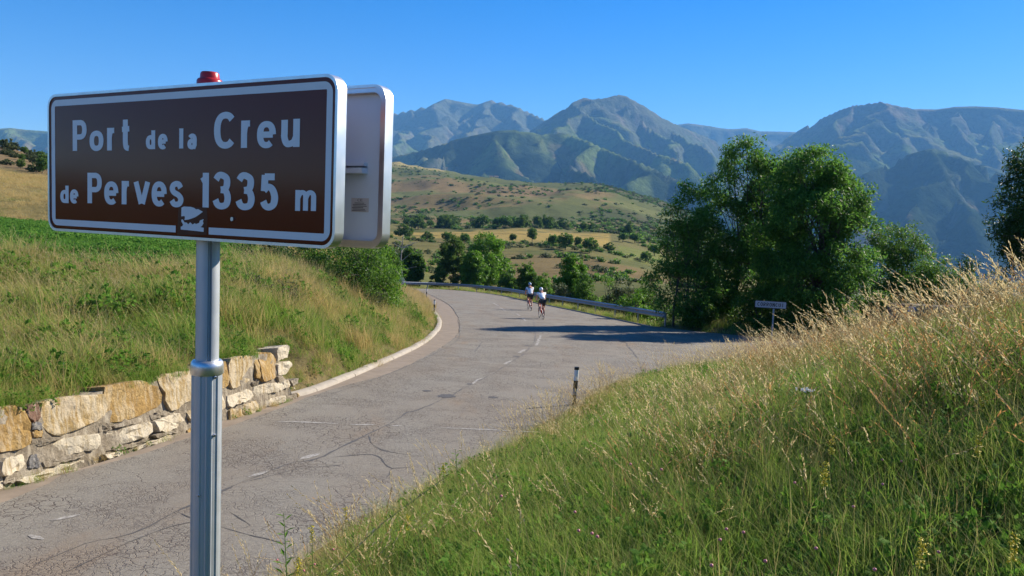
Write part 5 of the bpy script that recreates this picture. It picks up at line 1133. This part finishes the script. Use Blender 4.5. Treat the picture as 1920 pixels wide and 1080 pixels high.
# ------------------------------------------------------------------ grass
def blade_arrays(base, dirs, h, w_, lean, curl, seg=3, face=None):
    n = len(base); ts = np.linspace(0, 1, seg + 1); V = []; Tt = []
    side = np.stack([-dirs[:, 1], dirs[:, 0], np.zeros(n)], 1) if face is None else face
    D3 = np.c_[dirs, np.zeros(n)]
    for i, t_ in enumerate(ts):
        c_ = base + D3 * (h * (lean * t_ + curl * t_ ** 2.2))[:, None]; c_[:, 2] += h * t_ * (1 - .25 * curl * t_ - .2 * lean * t_)
        wi = w_ * (1 - t_ ** 1.6) * (.7 + .6 * t_ * (1 - t_)) if i < seg else w_ * 0.06
        V.append(c_ - side * wi[:, None] / 2); V.append(c_ + side * wi[:, None] / 2); Tt += [t_, t_]
    V = np.stack(V, 1); K = 2 * (seg + 1); b_ = np.arange(n)[:, None] * K
    F = np.concatenate([b_ + np.array([2 * i, 2 * i + 1, 2 * i + 3, 2 * i + 2]) for i in range(seg)])
    return V.reshape(-1, 3), F, np.tile(np.array(Tt), n)
def tuft_obj(name, V, F, Tt, mat, mi=None):
    o = mesh(name, V, F, mat, None, True, False); a = o.data.attributes.new('t', 'FLOAT', 'POINT'); a.data.foreach_set('value', Tt.astype(np.float32))
    if mi is not None: o.data.polygons.foreach_set('material_index', mi.astype(np.int32))
    return o
def tuft(name, rg, nb, rad, hlo, hhi, w_, mat, lean=.35, curl=.5, bias=(0, 0), seg=3):
    a = rg.uniform(0, 6.283, nb); r_ = rad * np.sqrt(rg.random(nb)); base = np.stack([r_ * np.cos(a), r_ * np.sin(a), np.full(nb, -.03)], 1)
    d = rg.uniform(0, 6.283, nb); dirs = np.stack([np.cos(d) + bias[0], np.sin(d) + bias[1]], 1); dirs /= np.linalg.norm(dirs, axis=1)[:, None]
    V, F, T_ = blade_arrays(base, dirs, rg.uniform(hlo, hhi, nb), w_ * rg.uniform(.6, 1.3, nb), lean * rg.uniform(.1, 1.3, nb), curl * rg.uniform(0, 1.3, nb), seg)
    return tuft_obj(name, V, F, T_, mat)
def stalks(name, rg, nb, rad, hlo, hhi, mats, bias=(-.7, 0), head=.22, hw=.012, stem=.0026):
    Vs, Fs, Ts, Ms = [], [], [], []; off = 0
    for k in range(nb):
        a = rg.uniform(0, 6.283); r_ = rad * math.sqrt(rg.random()); h = rg.uniform(hlo, hhi); d = rg.uniform(0, 6.283); dr = np.array([math.cos(d) + bias[0], math.sin(d) + bias[1]]); dr /= np.linalg.norm(dr) + 1e-9
        lean, curl = rg.uniform(.05, .30), rg.uniform(.05, .55); ts = np.linspace(0, 1, 7); base = np.array([r_ * math.cos(a), r_ * math.sin(a), -.03])
        C = np.stack([base[0] + dr[0] * h * (lean * ts + curl * ts ** 2.6), base[1] + dr[1] * h * (lean * ts + curl * ts ** 2.6), base[2] + h * ts * (1 - .22 * curl * ts)], 1)
        w_ = stem * (1 - .5 * ts)
        mb = MB(); mb.tube(C, w_ * .62, 3, False); v_ = np.array(mb.v); f_ = np.array(mb.f); Vs.append(v_); Fs.append(f_ + off); Ts.append(np.repeat(ts, 3)); Ms.append(np.zeros(len(f_))); off += len(v_)
        m_ = int(rg.integers(9, 15)); hd_ = head * rg.uniform(.6, 1.2)
        for j in range(m_):
            t_ = 1 - hd_ * (1 - j / (m_ - 1)); i = min(int(t_ * 6), 5); fr = t_ * 6 - i; p = C[i] * (1 - fr) + C[i + 1] * fr; tan = C[i + 1] - C[i]; tan /= np.linalg.norm(tan)
            sd = np.cross(tan, rg.normal(0, 1, 3)); sd /= np.linalg.norm(sd) + 1e-9; l_ = .024 * rg.uniform(.7, 1.3); out = tan * l_ + sd * hw * rg.uniform(.5, 1.1); wv = np.cross(out, rg.normal(0, 1, 3)); wv /= np.linalg.norm(wv) + 1e-9
            q_ = np.array([p, p + out * .5 + wv * .0032, p + out, p + out * .5 - wv * .0032]); Vs.append(q_); Fs.append(np.array([[0, 1, 2, 3]]) + off); Ts.append(np.ones(4)); Ms.append(np.ones(1)); off += 4
    return tuft_obj(name, np.concatenate(Vs), np.concatenate(Fs), np.concatenate(Ts), mats, np.concatenate(Ms))
STRAW = (.42, .31, .13)
m_g1 = leafmat('green_grass', [(0, (.085, .20, .022)), (.4, (.145, .30, .03)), (.75, (.22, .36, .045)), (1, (.38, .39, .11))], .5, .6, (.29, .36, .07), .1)
m_g2 = leafmat('pale_grass', [(0, (.17, .26, .04)), (.5, (.31, .34, .08)), (1, (.52, .44, .17))], .5, .6, (.54, .45, .18), .1)
m_g3 = leafmat('dry_grass', [(0, (.36, .26, .09)), (.5, (.50, .37, .14)), (1, (.60, .46, .2))], .45, .65, (.62, .48, .22), .12)
m_g4 = leafmat('field_grass', [(0, (.075, .20, .03)), (.5, (.12, .27, .04)), (1, (.18, .32, .055))], .5, .6, None, .1)
m_st = leafmat('straw_stem', [(0, (.26, .21, .08)), (.5, (.40, .30, .12)), (1, (.46, .30, .11))], .25, .6, None, .2)
m_h1 = leafmat('golden_seed_head', [(0, (.54, .40, .17)), (.5, (.68, .54, .27)), (1, (.78, .65, .38))], .45, .65, None, .2)
m_h2 = leafmat('rusty_seed_head', [(0, (.40, .19, .065)), (.5, (.52, .28, .10)), (1, (.62, .40, .17))], .45, .65, None, .2)
m_clo = leafmat('clover_leaf', [(0, (.075, .18, .022)), (1, (.16, .30, .04))], .5, .7, None, .08)
rg = np.random.default_rng(99)
def coll(name, objs):
    c_ = bpy.data.collections.new(name)
    for o in objs: c_.objects.link(o)
    return c_
def herb(name, n, rad, hh, L, mat):
    c_ = np.c_[rg.uniform(-rad, rad, n), rg.uniform(-rad, rad, n), rg.uniform(.02, hh, n)]; V, F = leaves(c_, 4, .035, L, L * .55, rg, -.1); return tuft_obj(name, V, F, np.zeros(len(V)), mat)
C_right = coll('right_tufts', [tuft('a%d' % k, rg, 60, .17, .16, .42, .0052, m_g1, .35, .55, (-.35, 0)) for k in range(4)] + [tuft('b%d' % k, rg, 42, .15, .18, .46, .0045, m_g2, .3, .5, (-.4, 0)) for k in range(2)] + [herb('c%d' % k, 26, .15, .24, .045, m_clo) for k in range(2)] + [tuft('d0', rg, 34, .14, .15, .42, .004, m_g3, .35, .5, (-.4, 0))])
C_stalk = coll('right_stalks', [stalks('a%d' % k, rg, 6, .16, .45, .80, [m_st, m_h1], (-.75, 0)) for k in range(4)] + [stalks('b%d' % k, rg, 6, .14, .45, .78, [m_st, m_h2], (-.75, 0), .3, .009) for k in range(3)] + [stalks('c%d' % k, rg, 5, .15, .5, .85, [m_st, m_h1], (.2, 0), .16, .016) for k in range(2)])
C_left = coll('left_tufts', [tuft('a%d' % k, rg, 50, .24, .18, .48, .009, m_g1, .4, .6, (-.2, 0)) for k in range(3)] + [tuft('b%d' % k, rg, 46, .24, .22, .52, .008, m_g2, .4, .6, (-.2, 0)) for k in range(3)] + [tuft('c%d' % k, rg, 40, .22, .25, .55, .008, m_g3, .4, .6, (-.2, 0)) for k in range(2)] + [herb('d0', 34, .22, .30, .07, m_clo)])
C_lstalk = coll('left_stalks', [stalks('a%d' % k, rg, 8, .22, .45, .85, [m_st, m_h1], (-.3, 0), .25, .014, .004) for k in range(3)] + [stalks('b%d' % k, rg, 8, .2, .5, .9, [m_st, m_h1], (.3, 0), .25, .014, .004) for k in range(2)])
C_field = coll('field_tufts', [tuft('a%d' % k, rg, 46, .42, .06, .20, .016, m_g4, .4, .4) for k in range(3)] + [herb('b0', 60, .4, .16, .09, m_g4)])
C_dry = coll('dry_tufts', [tuft('a%d' % k, rg, 44, .4, .25, .6, .016, m_g3, .4, .5) for k in range(3)] + [tuft('b0', rg, 40, .4, .2, .5, .016, m_g2, .4, .5)])
C_verge = coll('verge_tufts', [tuft('a%d' % k, rg, 44, .4, .3, .8, .018, m_g2, .35, .5) for k in range(2)] + [tuft('b%d' % k, rg, 44, .4, .25, .7, .018, m_g1, .4, .5) for k in range(2)] + [tuft('c0', rg, 40, .4, .3, .75, .016, m_g3, .35, .5)])
def scatter(name, X, Y, Zz, idx_, scl, collection, tilt=.12):
    n = len(X); me = bpy.data.meshes.new(name); me.vertices.add(n); me.vertices.foreach_set('co', np.c_[X, Y, Zz].astype(np.float32).ravel())
    a = me.attributes.new('idx', 'INT', 'POINT'); a.data.foreach_set('value', idx_.astype(np.int32))
    a = me.attributes.new('rot', 'FLOAT_VECTOR', 'POINT'); a.data.foreach_set('vector', np.c_[RNG.normal(0, tilt, n), RNG.normal(0, tilt, n), RNG.uniform(-.6, .6, n)].astype(np.float32).ravel())
    a = me.attributes.new('scl', 'FLOAT_VECTOR', 'POINT'); a.data.foreach_set('vector', np.repeat(scl[:, None], 3, 1).astype(np.float32).ravel())
    o = bpy.data.objects.new(name, me); COL.objects.link(o); g = bpy.data.node_groups.new(name, 'GeometryNodeTree')
    g.interface.new_socket('Geometry', in_out='INPUT', socket_type='NodeSocketGeometry'); g.interface.new_socket('Geometry', in_out='OUTPUT', socket_type='NodeSocketGeometry')
    gi = g.nodes.new('NodeGroupInput'); go = g.nodes.new('NodeGroupOutput'); ip = g.nodes.new('GeometryNodeInstanceOnPoints'); ci = g.nodes.new('GeometryNodeCollectionInfo')
    ci.inputs[0].default_value = collection; ci.inputs[1].default_value = True; ci.inputs[2].default_value = True
    def na(nm, ty): q_ = g.nodes.new('GeometryNodeInputNamedAttribute'); q_.data_type = ty; q_.inputs[0].default_value = nm; return q_.outputs[0]
    g.links.new(gi.outputs[0], ip.inputs['Points']); g.links.new(ci.outputs[0], ip.inputs['Instance']); ip.inputs['Pick Instance'].default_value = True
    g.links.new(na('idx', 'INT'), ip.inputs['Instance Index']); g.links.new(na('rot', 'FLOAT_VECTOR'), ip.inputs['Rotation']); g.links.new(na('scl', 'FLOAT_VECTOR'), ip.inputs['Scale']); g.links.new(ip.outputs[0], go.inputs[0])
    md = o.modifiers.new('scatter', 'NODES'); md.node_group = g; tag(o, kind='stuff'); return o
def cand(x0, x1, y0, y1, dens): n = int((x1 - x0) * (y1 - y0) * dens); return RNG.uniform(x0, x1, n), RNG.uniform(y0, y1, n)
def off_road(X, Y, margin):
    Q = np.c_[X, Y]; d = seg_dist(Q, OUT); return (~inside(Q, OUT)) & (d > margin), d
def pick(n, probs): p_ = np.array(probs, float); return RNG.choice(len(p_), n, p=p_ / p_.sum())
# right bank
X, Y = cand(-3.2, 20, .9, 27, 125); r_ = np.hypot(X, Y); keep = (X > np.interp(Y, [p[1] for p in R_near[:12]], [p[0] for p in R_near[:12]]) + .0) & (np.abs(X) < .85 * Y + 1.2) & (RNG.random(len(X)) < np.clip(np.interp(r_, [1, 4, 8, 14, 26], [1, .85, .55, .28, .12]), 0, 1)) & (r_ > 1.25); X, Y = X[keep], Y[keep]
ok, d = off_road(X, Y, .02); X, Y, d = X[ok], Y[ok], d[ok]; edge = np.clip(1 - d / 1.3, 0, 1); k_ = RNG.random(len(X)) > edge * .45; X, Y, d, edge = X[k_], Y[k_], d[k_], edge[k_]
ix = pick(len(X), [3.2, 3.2, 3.2, 3.2, 1.5, 1.5, 2.4, 2.4, .9]); sw = RNG.random(len(X)) < edge * .75; ix[sw] = RNG.choice([4, 5, 8, 8], sw.sum())
scatter('bank_grass', X, Y, ground_z(X, Y), ix, RNG.uniform(.7, 1.25, len(X)) * (1 - .40 * edge), C_right)
X, Y = cand(-2.6, 20, 1.2, 27, 30); r_ = np.hypot(X, Y); pt = fbm(X / 1.6, Y / 1.6, 3, N3); keep = (X > np.interp(Y, [p[1] for p in R_near[:12]], [p[0] for p in R_near[:12]])) & (np.abs(X) < .85 * Y + 1.0) & (r_ > 1.9) & (RNG.random(len(X)) < (.10 + .9 * sstep(.44, .64, pt)) * np.interp(r_, [1, 3.5, 6, 9, 27], [.26, .40, .70, 1, .8]) * np.where(X / np.maximum(Y, .5) > .42, 1.5, 1)); X, Y, pt = X[keep], Y[keep], pt[keep]
ok, d = off_road(X, Y, .02); X, Y = X[ok], Y[ok]; ex = np.array([P(px_, 1040, 3.0)[:2] for px_ in (95, 120, 205, 215, 265, 300, 335, 500, 545, 590)]); X = np.r_[X, ex[:, 0]]; Y = np.r_[Y, ex[:, 1]]; right = X / np.maximum(Y, .5) > .30
ix = np.where(right, pick(len(X), [2, 2, 2, 2, 3, 3, 3, 1, 1]), pick(len(X), [3, 3, 3, 3, .7, .7, .7, 2, 2])); scatter('seeding_grass', X, Y, ground_z(X, Y), ix, RNG.uniform(.6, 1.05, len(X)) * np.where(np.hypot(X, Y) < 3.2, .75, 1) * np.where(right, 1.15, 1), C_stalk, .10)
# left bank
X, Y = cand(-24, -2.5, 6, 44, 44); ok, d = off_road(X, Y, .06); keep = ok & (X < -1.5) & (X > -.78 * Y - 1.5) & ~((X < -8.4) & (Y + (X + 8) * -.25 > 19.2)); X, Y, d = X[keep], Y[keep], d[keep]
wl = (np.c_[X, Y] - WB1) @ wd; k_ = ~((wl < .3) & (d < .36)) & (RNG.random(len(X)) < np.interp(np.hypot(X, Y), [8, 14, 24, 44], [1, .9, .55, .3])); X, Y, d = X[k_], Y[k_], d[k_]
crest = sstep(3.2, 5.5, -(X + 4) - 0 * Y) * sstep(.38, .6, fbm(X / 2, Y / 2, 3)); golden = sstep(18, 23, Y) * (d < 5); nz_ = fbm(X / 1.5 + 9, Y / 1.5, 3, N2); dryp = np.clip(.05 + .8 * golden * sstep(.35, .5, nz_) + .45 * crest + .5 * sstep(.52, .66, nz_), 0, .92)
ix = np.where(RNG.random(len(X)) < dryp, pick(len(X), [.3, .3, .3, 1, 1, 1, 2, 2, .1]), pick(len(X), [3, 3, 3, 1.5, 1.5, 1.5, .3, .3, 2]))
scatter('left_bank_grass', X, Y, ground_z(X, Y), ix, RNG.uniform(.65, 1.25, len(X)) * np.interp(d, [0, .5, .9, 2], [.5, .8, 1.0, 1.2]) * (.75 + .6 * sstep(.35, .65, fbm(X / 1.1, Y / 1.1, 2, N1))), C_left, .2)
X, Y = cand(-24, -3, 8, 44, 9); ok, d = off_road(X, Y, .6); keep = ok & (X > -.78 * Y - 1.5) & (X < -2) & ~((X < -8.4) & (Y + (X + 8) * -.25 > 19.6)) & (RNG.random(len(X)) < .25 + .75 * sstep(1.5, 5, d)); X, Y = X[keep], Y[keep]
scatter('left_bank_stalks', X, Y, ground_z(X, Y), pick(len(X), [1] * 5), RNG.uniform(.6, 1.0, len(X)), C_lstalk)
n = 70; sw_ = RNG.uniform(-6.5, .2, n); X = WB1[0] + wd[0] * sw_ + WN[0] * RNG.uniform(.02, .12, n); Y = WB1[1] + wd[1] * sw_ + WN[1] * RNG.uniform(.02, .12, n)
k_ = fbm(sw_ * 1.3, sw_ * 0 + 3, 2) > .5; X, Y = X[k_], Y[k_]; scatter('wall_foot_weeds', X, Y, road_z(0, Y) - .01, pick(len(X), [2, 1, 1, 1, 1, 1, 2, 2, 2]), RNG.uniform(.18, .42, len(X)), C_left)
n = 520; sw_ = RNG.uniform(-9, .75, n); of = RNG.uniform(.10, .42, n); X = WB1[0] + wd[0] * sw_ - WN[0] * of; Y = WB1[1] + wd[1] * sw_ - WN[1] * of; hz3 = np.interp(sw_, tops[:, 0], tops[:, 1]); k_ = fbm(sw_ * .9 + 7, sw_ * 0, 2) > .40; X, Y, sw_, hz3 = X[k_], Y[k_], sw_[k_], hz3[k_]
scatter('wall_top_grass', X, Y, road_z(0, WB1[1] + wd[1] * sw_) + hz3 - .03, pick(len(X), [3, 3, 3, 2, 2, 2, 1, 1, 2]), RNG.uniform(.35, .75, len(X)), C_left, .3)
# verge of the far bend (left inner side)
X, Y = cand(-26, -2, 44, 92, 9); ok, d = off_road(X, Y, .05); keep = ok & (d < 8); X, Y, d = X[keep], Y[keep], d[keep]; keep = X < np.interp(Y, [p[1] for p in L_kerb[3:] + L_far], [p[0] for p in L_kerb[3:] + L_far]); X, Y = X[keep], Y[keep]
scatter('inner_verge_grass', X, Y, ground_z(X, Y), pick(len(X), [1, 1, 2, 1]), RNG.uniform(.6, 1.1, len(X)), C_dry)
# green field and dry slope
X, Y = cand(-46, -8.3, 17, 53, 13); keep = (X > -.80 * Y - 2) & (X < -8.4) & (Y + (X + 8) * -.25 > 18.8) & (X < -4 - .1 * Y); X, Y = X[keep], Y[keep]; scatter('field_crop', X, Y, ground_z(X, Y), pick(len(X), [3, 3, 3, 2]), RNG.uniform(.7, 1.2, len(X)), C_field)
X, Y = cand(-95, -22, 53, 118, 3.2); keep = (X > -.78 * Y - 2) & (X < -.45 * Y) & (RNG.random(len(X)) < .25 + sstep(.42, .56, fbm(X / 9, Y / 9, 4))); X, Y = X[keep], Y[keep]; scatter('dry_slope_grass', X, Y, ground_z(X, Y), pick(len(X), [2, 2, 2, 1]), RNG.uniform(.6, 1.2, len(X)), C_dry)
# outer verge by the guardrail and under the ash trees
X, Y = cand(-22, 32, 34, 112, 9); ok, d = off_road(X, Y, .25); keep = ok & (d < 6.5) & (X > np.interp(Y, [34, 42, 51, 68, 81, 93, 96.5], [8.0, 6.0, 4.2, .4, -2, -6, -24])); X, Y, d = X[keep], Y[keep], d[keep]
scatter('outer_verge_grass', X, Y, ground_z(X, Y), pick(len(X), [2, 2, 2, 2, 1]), RNG.uniform(.45, 1.15, len(X)) * np.interp(d, [0, 1, 2], [.45, .7, 1]), C_verge)
# scrub on the far hill
def scrub(k, mat):
    c_ = np.random.default_rng(k); C_ = c_.normal(0, 1, (26, 3)) * np.array([1.1, 1.1, .6]) + np.array([0, 0, 1.2]); V, F = leaves(C_, 6, .8, 1.1, .8, c_, 0); return tuft_obj('s%d' % k, V, F, np.zeros(len(V)), mat)
C_scrub = coll('hill_scrub', [scrub(1, m_mid), scrub(2, m_mid), scrub(3, m_grey)])
n = 26000; yy = RNG.uniform(420, 1750, n); uu_ = RNG.uniform(-.30, .30, n); X, Y = uu_ * yy, yy; p_ = .06 + .9 * sstep(.55, .66, fbm(X / 120, Y / 70, 4, N2)) + .8 * sstep(.09, .17, uu_ + (fbm(X / 190, Y / 110, 5, N1) - .5) * .25) + .7 * (1 - sstep(600, 760, Y)) * sstep(.45, .6, fbm(X / 60, Y / 40, 3, N3)); keep = (RNG.random(n) < p_ * .34) & ~((Y < 500) & (uu_ < .14)); X, Y = X[keep], Y[keep]
scatter('hillside_scrub', X, Y, ground_z(X, Y) - .3, pick(len(X), [1.2, 1.5, 2]), RNG.uniform(.35, 1.2, len(X)), C_scrub)
n = 900; yy = RNG.uniform(125, 330, n); uu_ = RNG.uniform(-.16, .24, n); X, Y = uu_ * yy, yy; keep = fbm(X / 22, Y / 22, 3, N3) > .52; X, Y = X[keep], Y[keep]; scatter('valley_scrub', X, Y, ground_z(X, Y) - .2, pick(len(X), [1, 1.5, 2]), RNG.uniform(.25, .7, len(X)), C_scrub)

# ------------------------------------------------------------------ wild flowers and single weeds
m_yel = simple('yellow_petal', (.62, .50, .02), .6); m_umb = simple('white_petal', (.88, .86, .78), .6); m_pink = simple('pink_clover', (.56, .16, .18), .6); m_stem = simple('green_stem', (.09, .16, .03), .6)
def near_pt(px, py, d):
    q = P(px, py, d); return q, float(ground_z(q[0], q[1])[0])
def yellow(px, py, d, label):
    q, zg = near_pt(px, py, d); o = empty('yellow_flower', (q[0], q[1], zg)); h = q[2] - zg; tag(o, label, 'flower', 'yellow flower spikes'); r2 = np.random.default_rng(int(px))
    mb = MB(); mb.tube([(0, 0, -.02), (.01, 0, h * .5), (0, 0, h)], [.003, .0025, .0015], 5); mb.build('stem', m_stem, o)
    C_ = np.c_[r2.normal(0, .008, 60), r2.normal(0, .008, 60), h - .11 * r2.random(60)]; V, F = leaves(C_, 4, .006, .009, .006, r2, 0); mesh('florets', V, F, m_yel, o)
    C_ = np.c_[r2.normal(0, .02, 14), r2.normal(0, .02, 14), h * r2.uniform(.2, .7, 14)]; V, F = leaves(C_, 2, .02, .04, .008, r2, 0); mesh('leaf_whorls', V, F, m_clo, o)
for px, py, d, lab in ((1560,815,4.2,'yellow flower spike just below the white umbel'),(1843,738,4.4,'yellow flower spike high near the right edge'),(1836,812,3.6,'yellow flower spike below the highest one at the right'),(1905,1000,2.6,'yellow flower spike in the lower right corner'),(1730,1010,2.7,'yellow flower spike low in the right foreground'),(1548,865,3.4,'short yellow flower spike in the middle of the right bank'),(648,950,5.6,'yellow flower spike at the grass edge above the road'),(585,985,4.9,'yellow flower spike nearest the leafy weed by the post'),(765,965,5.2,'yellow flower spike along the grass edge, third from the post'),(832,868,7.4,'yellow flower spike farthest along the grass edge'),(560,1045,4.2,'yellow flower spike low beside the post')): yellow(px, py, d, lab)
def umbel(px, py, d, w_, label):
    q, zg = near_pt(px, py, d); h = q[2] - zg; o = empty('white_umbel_flower', (q[0], q[1], zg)); tag(o, label, 'flower'); r2 = np.random.default_rng(3); mb = MB(); mb.tube([(0, 0, -.02), (.01, .01, h * .5), (0, 0, h - .03)], .0028, 5)
    for k in range(14): a = r2.uniform(0, 6.28); rr2 = w_ * .5 * math.sqrt(r2.random()); mb.tube([(0, 0, h - .03), (rr2 * math.cos(a), rr2 * math.sin(a), h)], .001, 3)
    mb.build('stem', m_stem, o); C_ = np.c_[r2.normal(0, w_ * .26, 60), r2.normal(0, w_ * .26, 60), h + r2.normal(0, .003, 60)]; V, F = leaves(C_, 4, .006, .009, .008, r2, 0); mesh('petals', V, F, m_umb, o)
umbel(1513, 731, 5.2, .095, 'white flat-topped umbel flower standing out in the right bank grass')
r2 = np.random.default_rng(8); bm = bmesh.new(); bmesh.ops.create_icosphere(bm, subdivisions=2, radius=.0062)
for v_ in bm.verts: v_.co *= .8 + .4 * random.random()
me_cl = bpy.data.meshes.new('clover_flower'); bm.to_mesh(me_cl); bm.free(); me_cl.materials.append(m_pink)
for px, py in ((1085,995),(1110,1000),(1182,870),(1240,880),(1655,862),(1690,865),(1718,862),(1600,950),(1655,908),(1362,992),(1394,998),(1350,1012),(1530,1028),(1435,1052),(1640,1068),(1334,1060),(1120,1006),(940,930),(1078,960),(625,1030),(520,1050),(590,1058),(570,1070),(1760,1035),(1490,905)):
    d = np.interp(py, [860, 1080], [3.9, 2.5]) if px > 900 else 4.3
    q, zg = near_pt(px, py, d); o = bpy.data.objects.new('clover_flower', me_cl); link(o); o.location = (q[0], q[1], max(q[2], zg + .1)); tag(o, 'small pink clover head among the near grass of the right bank', 'flower', 'pink clover heads')
def weed(px, top, d, n, L, label, seed):
    q, zg = near_pt(px, top, d); h = q[2] - zg; o = empty('leafy_weed', (q[0], q[1], zg)); tag(o, label, 'plant'); r2 = np.random.default_rng(seed); mb = MB(); mb.tube([(0, 0, -.02), (.015, 0, h * .5), (-.01, 0, h)], [.005, .004, .002], 5); mb.build('stem', m_stem, o)
    for k in range(n):
        t_ = .25 + .75 * k / n; a = k * 2.4; l_ = L * (1.1 - .5 * t_); c_ = np.array([0, 0, h * t_]); dv = np.array([math.cos(a), math.sin(a), .55]); dv /= np.linalg.norm(dv); sd = np.array([-math.sin(a), math.cos(a), 0]) * l_ * .11
        mesh('leaf', [c_, c_ + dv * l_ * .45 + sd, c_ + dv * l_ + np.array([0, 0, -.15 * l_]), c_ + dv * l_ * .45 - sd], [(0, 1, 2, 3)], m_clo, o)
weed(535, 962, 4.6, 26, .11, 'upright narrow-leaved green weed on the verge right of the sign post', 4); weed(856, 842, 7.6, 14, .12, 'thin leafy weed leaning over the asphalt at the grass edge', 5)
q, zg = near_pt(422, 868, 3.05); tp = stalks('grass_stalk', np.random.default_rng(21), 1, .01, (q[2] - zg) * 1.0, (q[2] - zg) * 1.01, [m_st, m_h1], (0, 0), .55, .012, .005); link(tp); tp.location = (q[0], q[1], zg); tag(tp, 'single tall golden grass stalk rising close beside the sign post', 'grass stalk')
